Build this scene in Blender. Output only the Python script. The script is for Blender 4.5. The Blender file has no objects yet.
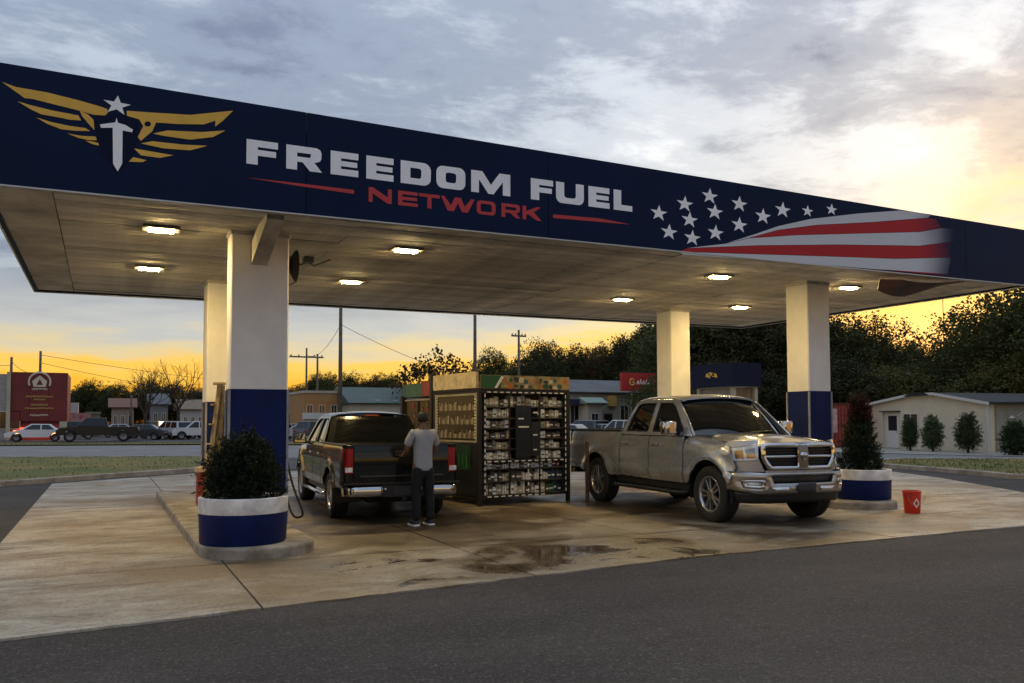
import bpy, bmesh, math, random
import numpy as np
from mathutils import Vector, Matrix
from mathutils.geometry import delaunay_2d_cdt
R = math.radians
random.seed(7)
SC = bpy.context.scene
COL = SC.collection

# ------------------------------------------------------------------ camera
CF, CYAW, CPITCH, CROLL, CCY, CH = 846.8, R(25.8), R(2.70), R(.14), 381.1, 1.62
fw = Vector((math.sin(CYAW)*math.cos(CPITCH), math.cos(CYAW)*math.cos(CPITCH), math.sin(CPITCH)))
r0 = Vector((math.cos(CYAW), -math.sin(CYAW), 0)); u0 = r0.cross(fw)
rt = r0*math.cos(CROLL)-u0*math.sin(CROLL); up = u0*math.cos(CROLL)+r0*math.sin(CROLL)
cd = bpy.data.cameras.new('camera'); cam = bpy.data.objects.new('camera', cd); COL.objects.link(cam)
cam.matrix_world = Matrix(((rt.x, up.x, -fw.x, 0), (rt.y, up.y, -fw.y, 0), (rt.z, up.z, -fw.z, CH), (0, 0, 0, 1)))
cd.sensor_width = 36; cd.lens = CF*36/1024; cd.shift_y = (CCY-341.5)/1024; cd.clip_end = 3000; cd.clip_start = .05
SC.camera = cam
SC.view_settings.view_transform = 'Standard'; SC.view_settings.look = 'None'
SC.view_settings.exposure = .72; SC.view_settings.gamma = 1; SC.view_settings.use_curve_mapping = False
SC.render.resolution_x = 1024; SC.render.resolution_y = 683

def at(px, py, Y):            # layout helper: where the sight line through a pixel meets the vertical plane at distance Y
    d = fw+rt*((px-512)/CF)-up*((py-CCY)/CF)
    return Vector((0, 0, CH))+d*(Y/d.y)
def onground(px, py, z=0):
    d = fw+rt*((px-512)/CF)-up*((py-CCY)/CF)
    return Vector((0, 0, CH))+d*((z-CH)/d.z)

# ------------------------------------------------------------------ sky and sun
SUN_AZ, SUN_EL = R(58), R(10)     # azimuth from +Y towards +X
def build_world():
    w = bpy.data.worlds.new('World'); SC.world = w; w.use_nodes = True
    nt = w.node_tree; N = nt.nodes; L = nt.links; N.clear()
    def nd(t, **k):
        n = N.new(t)
        for a, b in k.items(): setattr(n, a, b)
        return n
    def val(x):
        return x
    def math_(op, a, b=None, c=None, clamp=False):
        n = nd('ShaderNodeMath', operation=op, use_clamp=clamp)
        for i, v in enumerate((a, b, c)):
            if v is None: continue
            if isinstance(v, (int, float)): n.inputs[i].default_value = v
            else: L.new(v, n.inputs[i])
        return n.outputs[0]
    def ramp(fac, stops, interp='EASE'):
        n = nd('ShaderNodeValToRGB'); n.color_ramp.interpolation = interp
        e = n.color_ramp.elements
        while len(e) > 1: e.remove(e[-1])
        e[0].position = stops[0][0]; e[0].color = (*stops[0][1], 1)
        for p, c in stops[1:]:
            q = e.new(p); q.color = (*c, 1)
        L.new(fac, n.inputs[0]); return n.outputs[0]
    def mix(f, a, b, mode='MIX'):
        n = nd('ShaderNodeMix', data_type='RGBA', blend_type=mode)
        if isinstance(f, (int, float)): n.inputs[0].default_value = f
        else: L.new(f, n.inputs[0])
        for i, v in ((6, a), (7, b)):
            if isinstance(v, tuple): n.inputs[i].default_value = (*v, 1)
            else: L.new(v, n.inputs[i])
        return n.outputs[2]
    tc = nd('ShaderNodeTexCoord'); sep = nd('ShaderNodeSeparateXYZ'); L.new(tc.outputs['Generated'], sep.inputs[0])
    X, Y, Z = sep.outputs
    el = math_('ARCSINE', Z)                                   # radians
    eldeg = math_('MULTIPLY', el, 180/math.pi)
    # closeness to the sun's direction
    vd = nd('ShaderNodeVectorMath', operation='DOT_PRODUCT'); L.new(tc.outputs['Generated'], vd.inputs[0])
    vd.inputs[1].default_value = (math.sin(SUN_AZ)*math.cos(SUN_EL), math.cos(SUN_AZ)*math.cos(SUN_EL), math.sin(SUN_EL))
    ang = math_('MULTIPLY', math_('ARCCOSINE', vd.outputs['Value']), 180/math.pi)
    # Nishita base
    sky = nd('ShaderNodeTexSky', sky_type='NISHITA'); sky.sun_disc = False
    sky.sun_elevation = SUN_EL; sky.sun_rotation = SUN_AZ; sky.dust_density = 2.0; sky.air_density = 1.2
    base = nd('ShaderNodeVectorMath', operation='SCALE'); L.new(sky.outputs[0], base.inputs[0]); base.inputs['Scale'].default_value = .085
    # cloud deck coordinates (flat layer seen in perspective)
    den = math_('ADD', math_('MAXIMUM', Z, 0.0), .11)
    cx = math_('DIVIDE', X, den); cy = math_('DIVIDE', Y, den)
    cmb = nd('ShaderNodeCombineXYZ'); L.new(cx, cmb.inputs[0]); L.new(cy, cmb.inputs[1])
    def noise(scale, detail, rough, off, dist=0.0):
        m = nd('ShaderNodeMapping'); L.new(cmb.outputs[0], m.inputs[0]); m.inputs['Location'].default_value = off
        m.inputs['Rotation'].default_value = (0, 0, R(24)); m.inputs['Scale'].default_value = (1.0, 1.25, 1)
        n = nd('ShaderNodeTexNoise'); n.inputs['Scale'].default_value = scale; n.inputs['Detail'].default_value = detail
        n.inputs['Roughness'].default_value = rough; n.inputs['Distortion'].default_value = dist
        L.new(m.outputs[0], n.inputs['Vector']); return n.outputs[0]
    big = noise(.42, 8, .56, (1.9, 6.4, 0), .25)
    mid = noise(1.25, 9, .6, (0.3, 3.3, 0), .3)
    fine = noise(3.4, 10, .70, (1.3, 9.2, 0), .35)
    dens = math_('ADD', math_('ADD', math_('MULTIPLY', big, .46), math_('MULTIPLY', mid, .36)), math_('MULTIPLY_ADD', fine, .20, .018))
    # colours of thick to thin cloud
    cool = ramp(dens, [(.40, (.58, .62, .66)), (.47, (.36, .42, .51)), (.53, (.22, .27, .37)), (.60, (.155, .19, .28))])
    warm = ramp(dens, [(.40, (.84, .87, .90)), (.47, (.57, .61, .67)), (.53, (.30, .335, .41)), (.60, (.165, .19, .26))])
    near = ramp(math_('DIVIDE', ang, 100), [(.06, (1, 1, 1)), (.22, (.75, .75, .75)), (.45, (.28, .28, .28)), (.95, (.05, .05, .05))])
    deck = mix(near, cool, warm)
    # low band: the open strip under the deck, cream to orange
    e2 = math_('SUBTRACT', math_('ADD', eldeg, math_('MULTIPLY', math_('SUBTRACT', mid, .5), 4.5)), math_('MULTIPLY', math_('POWER', near, 3.0), 5.0))   # the open strip reaches higher under the sun
    strip = ramp(math_('DIVIDE', e2, 20), [(0.0, (.66, .24, .013)), (.10, (.74, .34, .014)), (.165, (.72, .41, .055)), (.225, (.52, .42, .24)), (.30, (.38, .38, .37)), (.6, (.30, .33, .38))])
    stripmask = ramp(math_('DIVIDE', e2, 20), [(.22, (1, 1, 1)), (.6, (0, 0, 0))])
    # an overcast deck is brighter overhead than near the horizon (CIE overcast sky)
    cie = math_('DIVIDE', math_('MULTIPLY_ADD', math_('MAXIMUM', Z, 0.0), 2.0, 1.0), 2.02)
    sc_ = nd('ShaderNodeVectorMath', operation='SCALE'); L.new(deck, sc_.inputs[0]); L.new(cie, sc_.inputs['Scale'])
    deckcol = mix(stripmask, sc_.outputs[0], strip)
    # the clouded sky covers most of the clear Nishita sky
    cover = math_('MULTIPLY_ADD', dens, .5, .62, clamp=True)
    full = mix(cover, base.outputs[0], deckcol)
    # glow where the hidden sun lights the thin cloud, broken by the cloud's own structure
    brk = ramp(math_('ADD', math_('MULTIPLY', mid, .6), math_('MULTIPLY', fine, .4)), [(.38, (1, 1, 1)), (.62, (.12, .12, .12))])
    g1 = ramp(math_('DIVIDE', ang, 30), [(0, (1, 1, 1)), (.10, (.7, .7, .7)), (.22, (.18, .18, .18)), (.38, (0, 0, 0))])
    gf = nd('ShaderNodeMath', operation='MULTIPLY'); L.new(g1, gf.inputs[0]); L.new(brk, gf.inputs[1])
    gcol = ramp(math_('DIVIDE', ang, 30), [(0, (1.0, .64, .17)), (.15, (.82, .45, .08)), (.4, (.7, .35, .07))])
    full = mix(gf.outputs[0], full, gcol)
    # ground side of the sphere
    below = ramp(math_('MULTIPLY_ADD', eldeg, .25, .5, clamp=True), [(.40, (0, 0, 0)), (.5, (1, 1, 1))])
    full = mix(below, (.06, .055, .05), full)
    bg = nd('ShaderNodeBackground'); L.new(full, bg.inputs[0]); bg.inputs[1].default_value = 1.0
    out = nd('ShaderNodeOutputWorld'); L.new(bg.outputs[0], out.inputs[0])
build_world()
sl = bpy.data.lights.new('sun', 'SUN'); sun = bpy.data.objects.new('sun', sl); COL.objects.link(sun)
sl.energy = .7; sl.angle = R(12); sl.color = (1, .72, .42)
sun.rotation_euler = Vector((-math.sin(SUN_AZ)*math.cos(SUN_EL), -math.cos(SUN_AZ)*math.cos(SUN_EL), -math.sin(SUN_EL))).to_track_quat('-Z', 'Y').to_euler()

# ------------------------------------------------------------------ materials
MATS = {}
def mat(name, col, rough=.6, metal=0, var=0.0, vscale=3.0, bump=0.0, bscale=30.0, col2=None, coat=0, spec=.5, emit=None, estr=0, rnd=0.0):
    if name in MATS: return MATS[name]
    m = bpy.data.materials.new(name); m.use_nodes = True; MATS[name] = m
    nt = m.node_tree; b = nt.nodes['Principled BSDF']
    b.inputs['Base Color'].default_value = (*col, 1); b.inputs['Roughness'].default_value = rough; b.inputs['Metallic'].default_value = metal
    b.inputs['Coat Weight'].default_value = coat; b.inputs['Coat Roughness'].default_value = .06; b.inputs['Specular IOR Level'].default_value = spec
    if emit: b.inputs['Emission Color'].default_value = (*emit, 1); b.inputs['Emission Strength'].default_value = estr
    if var or bump or rnd:
        tc = nt.nodes.new('ShaderNodeTexCoord')
        n = nt.nodes.new('ShaderNodeTexNoise'); n.inputs['Scale'].default_value = vscale; n.inputs['Detail'].default_value = 7; n.inputs['Roughness'].default_value = .62
        nt.links.new(tc.outputs['Object'], n.inputs['Vector'])
        if var or rnd:
            mx = nt.nodes.new('ShaderNodeMix'); mx.data_type = 'RGBA'
            c2 = col2 or tuple(c*(1-var) for c in col); c1 = col if col2 else tuple(min(1, c*(1+var*.5)) for c in col)
            mx.inputs[6].default_value = (*c1, 1); mx.inputs[7].default_value = (*c2, 1)
            rp = nt.nodes.new('ShaderNodeMapRange'); rp.inputs[1].default_value = .35; rp.inputs[2].default_value = .68
            nt.links.new(n.outputs[0], rp.inputs[0]); nt.links.new(rp.outputs[0], mx.inputs[0])
            o = mx.outputs[2]
            if rnd:
                oi = nt.nodes.new('ShaderNodeObjectInfo'); mr = nt.nodes.new('ShaderNodeMapRange'); mr.inputs[3].default_value = 1-rnd; mr.inputs[4].default_value = 1+rnd
                nt.links.new(oi.outputs['Random'], mr.inputs[0])
                hs = nt.nodes.new('ShaderNodeHueSaturation'); nt.links.new(o, hs.inputs['Color']); nt.links.new(mr.outputs[0], hs.inputs['Value']); o = hs.outputs[0]
            nt.links.new(o, b.inputs['Base Color'])
        if bump:
            n2 = nt.nodes.new('ShaderNodeTexNoise'); n2.inputs['Scale'].default_value = bscale; n2.inputs['Detail'].default_value = 5
            nt.links.new(tc.outputs['Object'], n2.inputs['Vector'])
            bp = nt.nodes.new('ShaderNodeBump'); bp.inputs['Strength'].default_value = bump; bp.inputs['Distance'].default_value = .02
            nt.links.new(n2.outputs[0], bp.inputs['Height']); nt.links.new(bp.outputs[0], b.inputs['Normal'])
    return m

# ------------------------------------------------------------------ object helpers
def tag(o, label=None, cat=None, group=None, kind=None):
    if label: o['label'] = label
    if cat: o['category'] = cat
    if group: o['group'] = group
    if kind: o['kind'] = kind
    return o
def empty(name, loc=(0, 0, 0), rz=0, label=None, cat=None, group=None, scale=1):
    o = bpy.data.objects.new(name, None); COL.objects.link(o); o.location = loc; o.rotation_euler = (0, 0, rz); o.scale = (scale,)*3
    o.empty_display_size = .1
    return tag(o, label, cat, group)
def link(name, me, m, parent=None, smooth=False):
    o = bpy.data.objects.new(name, me); COL.objects.link(o)
    if m is not None and not me.materials:
        for q in (m if isinstance(m, (list, tuple)) else [m]): me.materials.append(q)
    if parent: o.parent = parent
    if smooth: me.shade_smooth()
    return o
def pyme(name, v, f):
    me = bpy.data.meshes.new(name); me.from_pydata([tuple(p) for p in v], [], f); me.update(); return me
class MB:
    """collects boxes, prisms, tubes and lathes for one mesh object"""
    def __init__(s): s.v = []; s.f = []; s.mi = []
    def add(s, v, f, mi=0):
        n = len(s.v); s.v += [tuple(p) for p in v]; s.f += [tuple(i+n for i in q) for q in f]; s.mi += [mi]*len(f); return s
    def box(s, x0, x1, y0, y1, z0, z1, mi=0):
        return s.add([(x0, y0, z0), (x1, y0, z0), (x1, y1, z0), (x0, y1, z0), (x0, y0, z1), (x1, y0, z1), (x1, y1, z1), (x0, y1, z1)],
                     [(0, 3, 2, 1), (4, 5, 6, 7), (0, 1, 5, 4), (1, 2, 6, 5), (2, 3, 7, 6), (3, 0, 4, 7)], mi)
    def bbox(s, c, d, b, mi=0):                 # box with chamfered vertical edges
        x, y, z = c; a, e, h = d[0]/2, d[1]/2, d[2]/2
        p = [(a-b, -e), (a, -e+b), (a, e-b), (a-b, e), (-a+b, e), (-a, e-b), (-a, -e+b), (-a+b, -e)]
        return s.prism([(x+q[0], y+q[1]) for q in p], z-h, z+h, mi)
    def prism(s, poly, z0, z1, mi=0):
        n = len(poly)
        return s.add([(x, y, z0) for x, y in poly]+[(x, y, z1) for x, y in poly],
                     [tuple(range(n))[::-1], tuple(range(n, 2*n))]+[(i, (i+1) % n, n+(i+1) % n, n+i) for i in range(n)], mi)
    def tube(s, pts, r, n=8, mi=0, cap=True):
        pts = [Vector(p) for p in pts]; rs = r if isinstance(r, (list, tuple)) else [r]*len(pts); v = []; f = []; prev = None
        for i, p in enumerate(pts):
            t = (pts[min(i+1, len(pts)-1)]-pts[max(i-1, 0)]).normalized()
            a = prev if prev is not None else (Vector((0, 0, 1)) if abs(t.z) < .9 else Vector((1, 0, 0)))
            u = (a-t*a.dot(t)).normalized(); w = t.cross(u); prev = u
            for k in range(n):
                an = 2*math.pi*k/n; v.append(p+(u*math.cos(an)+w*math.sin(an))*rs[i])
        for i in range(len(pts)-1):
            for k in range(n):
                f.append((i*n+k, i*n+(k+1) % n, (i+1)*n+(k+1) % n, (i+1)*n+k))
        if cap: f += [tuple(range(n))[::-1], tuple(range((len(pts)-1)*n, len(pts)*n))]
        return s.add(v, f, mi)
    def lathe(s, prof, n=32, axis='z', c=(0, 0, 0), mi=0, close=False):
        v = []; f = []; m = len(prof)
        for k in range(n):
            a = 2*math.pi*k/n
            for r, h in prof:
                p = (r*math.cos(a), r*math.sin(a), h)
                if axis == 'y': p = (p[0], p[2], p[1])
                if axis == 'x': p = (p[2], p[0], p[1])
                v.append((p[0]+c[0], p[1]+c[1], p[2]+c[2]))
        for k in range(n):
            for j in range(m-1+(1 if close else 0)):
                a = k*m+j; b = k*m+(j+1) % m; d = ((k+1) % n)*m+j; e = ((k+1) % n)*m+(j+1) % m
                f.append((a, d, e, b) if axis != 'y' else (a, b, e, d))
        return s.add(v, f, mi)
    def mesh(s, name):
        me = pyme(name, s.v, s.f)
        if any(s.mi): me.polygons.foreach_set('material_index', s.mi)
        return me
    def build(s, name, m, parent=None, smooth=False, bevel=0):
        o = link(name, s.mesh(name), m, parent, smooth)
        if smooth == 'auto':
            o.data.shade_smooth(); o.data.set_sharp_from_angle(angle=R(38))
        if bevel:
            b = o.modifiers.new('bevel', 'BEVEL'); b.width = bevel; b.segments = 2; b.limit_method = 'ANGLE'
        return o
def copy_tree(o, parent=None):
    c = o.copy(); COL.objects.link(c)
    if parent: c.parent = parent
    for ch in [q for q in bpy.data.objects if q.parent == o]: copy_tree(ch, c)
    return c
def inside(p, polys):
    k = False; x, y = p
    for P in polys:
        n = len(P)
        for i in range(n):
            x1, y1 = P[i]; x2, y2 = P[(i+1) % n]
            if (y1 > y) != (y2 > y) and x < (x2-x1)*(y-y1)/(y2-y1)+x1: k = not k
    return k
def dens_poly(P, step):
    out = []
    for i in range(len(P)):
        a = Vector(P[i]); b = Vector(P[(i+1) % len(P)]); n = max(1, int(math.ceil((b-a).length/step)))
        out += [tuple(a+(b-a)*(k/n)) for k in range(n)]
    return out
def panel(outline, holes=(), step=.08, fmap=None, flip=False):
    """flat outline with holes, filled with a fine mesh and bent by fmap(u,v)->xyz"""
    loops = [dens_poly(P, step) for P in (outline, *holes)]
    vs = []; es = []
    for P in loops:
        n = len(vs); vs += P; es += [(n+i, n+(i+1) % len(P)) for i in range(len(P))]
    us = [p[0] for p in outline]; ws = [p[1] for p in outline]
    B = np.array(vs)
    u = min(us)+step
    while u < max(us):
        w = min(ws)+step
        while w < max(ws):
            if np.min((B[:, 0]-u)**2+(B[:, 1]-w)**2) > (.5*step)**2 and inside((u, w), loops): vs.append((u, w))
            w += step
        u += step
    V, _, F, *_ = delaunay_2d_cdt([Vector(p) for p in vs], es, [], 0, 1e-6)
    faces = []
    for f in F:
        c = sum((V[i] for i in f), Vector((0, 0)))/len(f)
        if inside((c.x, c.y), loops): faces.append(tuple(f)[::-1] if flip else tuple(f))
    pts = [fmap(p.x, p.y) if fmap else (p.x, p.y, 0) for p in V]
    return pyme('panel', pts, faces)
def solid(o, t, off=-1, crisp=True):
    m = o.modifiers.new('solidify', 'SOLIDIFY'); m.thickness = t; m.offset = off
    if crisp: e = o.modifiers.new('crisp_edges', 'EDGE_SPLIT'); e.split_angle = R(42)
    return o
def arc(cx, cz, r, a0, a1, n=14):
    return [(cx+r*math.cos(R(a0+(a1-a0)*i/n)), cz+r*math.sin(R(a0+(a1-a0)*i/n))) for i in range(n+1)]

# ------------------------------------------------------------------ ground
def node_mat(name):
    m = bpy.data.materials.new(name); m.use_nodes = True; MATS[name] = m
    nt = m.node_tree; b = nt.nodes['Principled BSDF']
    def N(t, **k):
        n = nt.nodes.new(t)
        for a, c in k.items(): setattr(n, a, c)
        return n
    L = nt.links.new
    tc = N('ShaderNodeTexCoord')
    def noise(scale, detail=6, rough=.6, stretch=(1, 1, 1), off=(0, 0, 0), dist=0):
        mp = N('ShaderNodeMapping'); mp.inputs['Scale'].default_value = stretch; mp.inputs['Location'].default_value = off; L(tc.outputs['Object'], mp.inputs[0])
        n = N('ShaderNodeTexNoise'); n.inputs['Scale'].default_value = scale; n.inputs['Detail'].default_value = detail; n.inputs['Roughness'].default_value = rough; n.inputs['Distortion'].default_value = dist
        L(mp.outputs[0], n.inputs['Vector']); return n.outputs[0]
    def rng(v, a, c, lo=0, hi=1):
        n = N('ShaderNodeMapRange'); n.interpolation_type = 'SMOOTHSTEP'
        for i, q in ((1, a), (2, c), (3, lo), (4, hi)): n.inputs[i].default_value = q
        L(v, n.inputs[0]); return n.outputs[0]
    def mix(f, a, c, mode='MIX'):
        n = N('ShaderNodeMix', data_type='RGBA', blend_type=mode)
        if isinstance(f, (int, float)): n.inputs[0].default_value = f
        else: L(f, n.inputs[0])
        for i, q in ((6, a), (7, c)):
            if isinstance(q, tuple): n.inputs[i].default_value = (*q, 1)
            else: L(q, n.inputs[i])
        return n.outputs[2]
    def mth(op, a, c, clamp=False):
        n = N('ShaderNodeMath', operation=op, use_clamp=clamp)
        for i, q in ((0, a), (1, c)):
            if isinstance(q, (int, float)): n.inputs[i].default_value = q
            else: L(q, n.inputs[i])
        return n.outputs[0]
    def bump(h, s, d=.01):
        n = N('ShaderNodeBump'); n.inputs['Strength'].default_value = s; n.inputs['Distance'].default_value = d; L(h, n.inputs['Height']); L(n.outputs[0], b.inputs['Normal'])
    return m, b, L, noise, rng, mix, mth, bump, tc, N
def asphalt(name, c0, c1, speck=.55, rough=.82):
    m, b, L, noise, rng, mix, mth, bump, tc, N = node_mat(name)
    big = noise(.35, 6, .6, (1, 2.2, 1)); fine = noise(40, 4, .85); fine2 = noise(62, 3, .85, off=(4, 4, 0)); midn = noise(2.3, 6, .65, off=(9, 1, 0))
    c = mix(rng(big, .36, .66), c0, c1)
    c = mix(mth('MULTIPLY', rng(midn, .50, .70), .5), c, tuple(q*.55 for q in c0))
    c = mix(mth('MULTIPLY', rng(fine, .54, .66), speck), c, tuple(min(1, q*3.4) for q in c1))
    c = mix(mth('MULTIPLY', rng(fine2, .52, .66), min(1, speck*1.3)), c, tuple(q*.25 for q in c0))
    L(c, b.inputs['Base Color']); L(rng(midn, .3, .8, 1.0, .86), b.inputs['Roughness']); b.inputs['Specular IOR Level'].default_value = .2
    bump(mth('ADD', fine, mth('MULTIPLY', fine2, .8)), .55, .006); return m
def concrete():
    m, b, L, noise, rng, mix, mth, bump, tc, N = node_mat('stained_concrete')
    a = noise(.5, 7, .62, (1, 1.6, 1), dist=.4); streak = noise(1.2, 9, .72, (.55, 1.5, 1), (3, 3, 0), .9); fine = noise(26, 6, .8); mid_ = noise(6, 7, .75, off=(2, 7, 0)); blot = noise(.9, 6, .6, (1, 1, 1), (11, 5, 0), .8); rust = noise(.42, 6, .6, off=(21, 8, 0))
    sep = N('ShaderNodeSeparateXYZ'); L(tc.outputs['Object'], sep.inputs[0])
    c = mix(rng(a, .36, .66), (.50, .45, .36), (.30, .24, .16))
    c = mix(mth('MULTIPLY', rng(streak, .48, .66), .8), c, (.13, .10, .068))
    c = mix(mth('MULTIPLY', rng(streak, .46, .28), .55), c, (.72, .69, .62))
    c = mix(mth('MULTIPLY', rng(rust, .46, .66), .65), c, (.25, .15, .06))
    c = mix(mth('MULTIPLY', rng(mid_, .5, .68), .5), c, (.14, .11, .075))
    c = mix(mth('MULTIPLY', rng(fine, .48, .66), .55), c, (.10, .08, .06))
    # wet working area between the islands, colour also deepened as shade under the trucks
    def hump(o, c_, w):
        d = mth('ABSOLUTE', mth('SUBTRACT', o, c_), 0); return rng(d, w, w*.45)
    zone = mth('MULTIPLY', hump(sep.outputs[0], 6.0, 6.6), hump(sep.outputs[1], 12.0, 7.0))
    damp_shade = mth('MULTIPLY', zone, rng(blot, .36, .60, .35, 1.0))
    c = mix(mth('MULTIPLY', damp_shade, .94), c, (.075, .043, .016))
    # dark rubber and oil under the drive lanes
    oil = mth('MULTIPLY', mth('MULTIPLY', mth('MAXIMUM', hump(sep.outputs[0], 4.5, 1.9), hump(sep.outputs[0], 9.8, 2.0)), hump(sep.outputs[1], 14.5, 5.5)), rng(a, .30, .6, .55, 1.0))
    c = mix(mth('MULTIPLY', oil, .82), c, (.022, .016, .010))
    L(c, b.inputs['Base Color'])
    pud = mth('MULTIPLY', mth('MULTIPLY', hump(sep.outputs[0], 4.7, 3.2), hump(sep.outputs[1], 8.6, 1.6)), rng(blot, .46, .60))
    rr = mth('SUBTRACT', mth('SUBTRACT', rng(fine, .2, .8, .66, .86), mth('MULTIPLY', damp_shade, .36)), mth('MULTIPLY', pud, .38))
    L(mth('MAXIMUM', rr, .05), b.inputs['Roughness'])
    bump(mth('MULTIPLY', mth('ADD', fine, mth('MULTIPLY', streak, .6)), mth('SUBTRACT', 1.0, mth('MULTIPLY', pud, .97))), .45, .007); return m
def grassmat():
    m, b, L, noise, rng, mix, mth, bump, tc, N = node_mat('dry_grass')
    a = noise(.28, 7, .65); f = noise(14, 5, .7)
    c = mix(rng(a, .36, .62), (.13, .15, .028), (.27, .20, .055)); c = mix(mth('MULTIPLY', rng(f, .42, .75), .6), c, (.07, .08, .018))
    L(c, b.inputs['Base Color']); b.inputs['Roughness'].default_value = .9; bump(f, 1.0, .08); return m
ASPH = asphalt('asphalt_forecourt', (.056, .049, .045), (.078, .068, .060), .7)
ROADM = asphalt('asphalt_road', (.20, .19, .18), (.26, .245, .23), .25)
LOTM = asphalt('asphalt_lot', (.085, .08, .075), (.12, .112, .10), .3)
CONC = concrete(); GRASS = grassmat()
KERBM = mat('kerb_concrete', (.36, .32, .26), .85, var=.45, vscale=2.2, bump=.5, bscale=25)
def sheet(name, poly, z, m, kind='structure', parent=None):
    me = pyme(name, [(x, y, z) for x, y in poly], [tuple(range(len(poly)))]); o = link(name, me, m, parent)
    if kind: o['kind'] = kind
    return o
sheet('ground', [(-900, -300), (1200, -300), (1200, 1500), (-900, 1500)], -.02, LOTM)
sheet('forecourt_asphalt', [(-40, -12), (60, -12), (36, 20), (24.2, 21), (20, 30), (-1, 30), (-14, 26), (-40, 24)], -.012, ASPH)
# road across the back
near_edge = [(-70, 78), (-4.0, 43.6), (4.0, 40.3), (14, 35.5), (24, 28.5), (32.7, 21.3), (60, -6)]
far_edge = [(-80, 104), (-6.3, 67.5), (6.2, 62.9), (20, 53), (30, 38), (36.2, 23.8), (63, -3)]
sheet('road', near_edge+far_edge[::-1], -.006, ROADM)
WLINE = mat('road_paint', (.62, .60, .55), .7, var=.4, vscale=8)
for (a, b_) in (((-12, 59.5), (-8.5, 57.8)), ((-3.5, 55.4), (0, 53.7)), ((4.5, 51.6), (8, 49.6)), ((12, 47), (15, 44.6))):
    dx, dy = b_[0]-a[0], b_[1]-a[1]; n = math.hypot(dx, dy); nx, ny = -dy/n*.09, dx/n*.09
    sheet('lane_marking', [(a[0]-nx, a[1]-ny), (b_[0]-nx, b_[1]-ny), (b_[0]+nx, b_[1]+ny), (a[0]+nx, a[1]+ny)], -.001, WLINE)

# concrete pad made of separate cast slabs
def ragged(a, b, n, amp):
    return [(a[0]+(b[0]-a[0])*i/n, a[1]+(b[1]-a[1])*i/n+(random.uniform(-amp, amp) if i else 0)) for i in range(n)]
pad = ragged((-1.22, 7.36), (6.4, 8.2), 46, .016)+ragged((6.4, 8.2), (12.7, 8.34), 38, .016)+ragged((12.7, 8.34), (15.9, 8.9), 16, .016)+[(15.9, 8.9), (18.5, 12.1), (21.1, 16.2), (22.8, 19.7), (22.6, 27), (2.6, 28.3), (-1.16, 25.4)]
def clip_rect(P, x0, x1, y0, y1):
    def cut(P, ins, itx):
        out = []
        for i in range(len(P)):
            a = P[i-1]; b = P[i]; ia, ib = ins(a), ins(b)
            if ia != ib: out.append(itx(a, b))
            if ib: out.append(b)
        return out
    def ix(c): return lambda a, b: (c, a[1]+(b[1]-a[1])*(c-a[0])/(b[0]-a[0]))
    def iy(c): return lambda a, b: (a[0]+(b[0]-a[0])*(c-a[1])/(b[1]-a[1]), c)
    for ins, itx in ((lambda p: p[0] > x0, ix(x0)), (lambda p: p[0] < x1, ix(x1)), (lambda p: p[1] > y0, iy(y0)), (lambda p: p[1] < y1, iy(y1))):
        P = cut(P, ins, itx)
        if len(P) < 3: return []
    return P
padbase = sheet('concrete_pad', [(x, y+.02) for x, y in pad], -.008, mat('joint_dirt', (.05, .042, .034), .95))
XJ = [-2, 1.28, 4.1, 6.95, 9.9, 12.9, 16.4, 24]; YJ = [6, 10.15, 12.5, 14.75, 18.4, 22.2, 30]
g = .011
for i in range(len(XJ)-1):
    for j in range(len(YJ)-1):
        P = clip_rect(pad, XJ[i]+g, XJ[i+1]-g, YJ[j]+g, YJ[j+1]-g)
        if len(P) < 3: continue
        dz = random.uniform(-.003, .003)
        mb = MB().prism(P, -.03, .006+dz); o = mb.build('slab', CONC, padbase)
def kerb(name, pts, w=.16, h=.13, parent=None):
    v = []; f = []; n = len(pts)
    for i, p in enumerate(pts):
        a = Vector(pts[max(0, i-1)]); b = Vector(pts[min(n-1, i+1)]); t = (b-a).normalized(); nr = Vector((-t.y, t.x))
        for s, z in ((-w/2, -.03), (-w/2, h-.02), (-w/2+.02, h), (w/2-.02, h), (w/2, h-.02), (w/2, -.03)):
            v.append((p[0]+nr.x*s, p[1]+nr.y*s, z))
    for i in range(n-1):
        for k in range(5): f.append((i*6+k, (i+1)*6+k, (i+1)*6+k+1, i*6+k+1))
    o = link(name, pyme(name, v, [q[::-1] for q in f]), KERBM, parent); 
    if not parent: o['kind'] = 'structure'
    return o
def grass_patch(name, poly, z, n, seed):
    me = pyme(name, [(x, y, z) for x, y in poly], [tuple(range(len(poly)))]); o = link(name, me, GRASS); o['kind'] = 'structure'
    rn = np.random.default_rng(seed); xs = [p[0] for p in poly]; ys = [p[1] for p in poly]; v = []; f = []
    while len(f) < n:
        x, y = rn.uniform(min(xs), max(xs)), rn.uniform(min(ys), max(ys))
        if not inside((x, y), [poly]): continue
        a = rn.uniform(0, 6.28); h = rn.uniform(.03, .10); w = .012+.02*rn.random(); k = len(v); lx, ly = rn.normal(0, .03, 2)
        v += [(x-w*math.cos(a), y-w*math.sin(a), z), (x+w*math.cos(a), y+w*math.sin(a), z), (x+lx, y+ly, z+h)]; f.append((k, k+1, k+2))
    b = link('grass_blades', pyme('grass_blades', v, f), GRASS); tag(b, 'short dry grass on the %s' % name.replace('_', ' '), 'grass', kind='stuff')
lw = [(-60, -2), (-14, 17), (-6, 22.3), (-2.3, 25.2), (.2, 27.4), (2.6, 29.3), (4.6, 31.2), (5.6, 33.6), (5.7, 36.2), (4.9, 38.6), (4, 39.7), (-4, 43.1), (-70, 77)]
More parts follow.
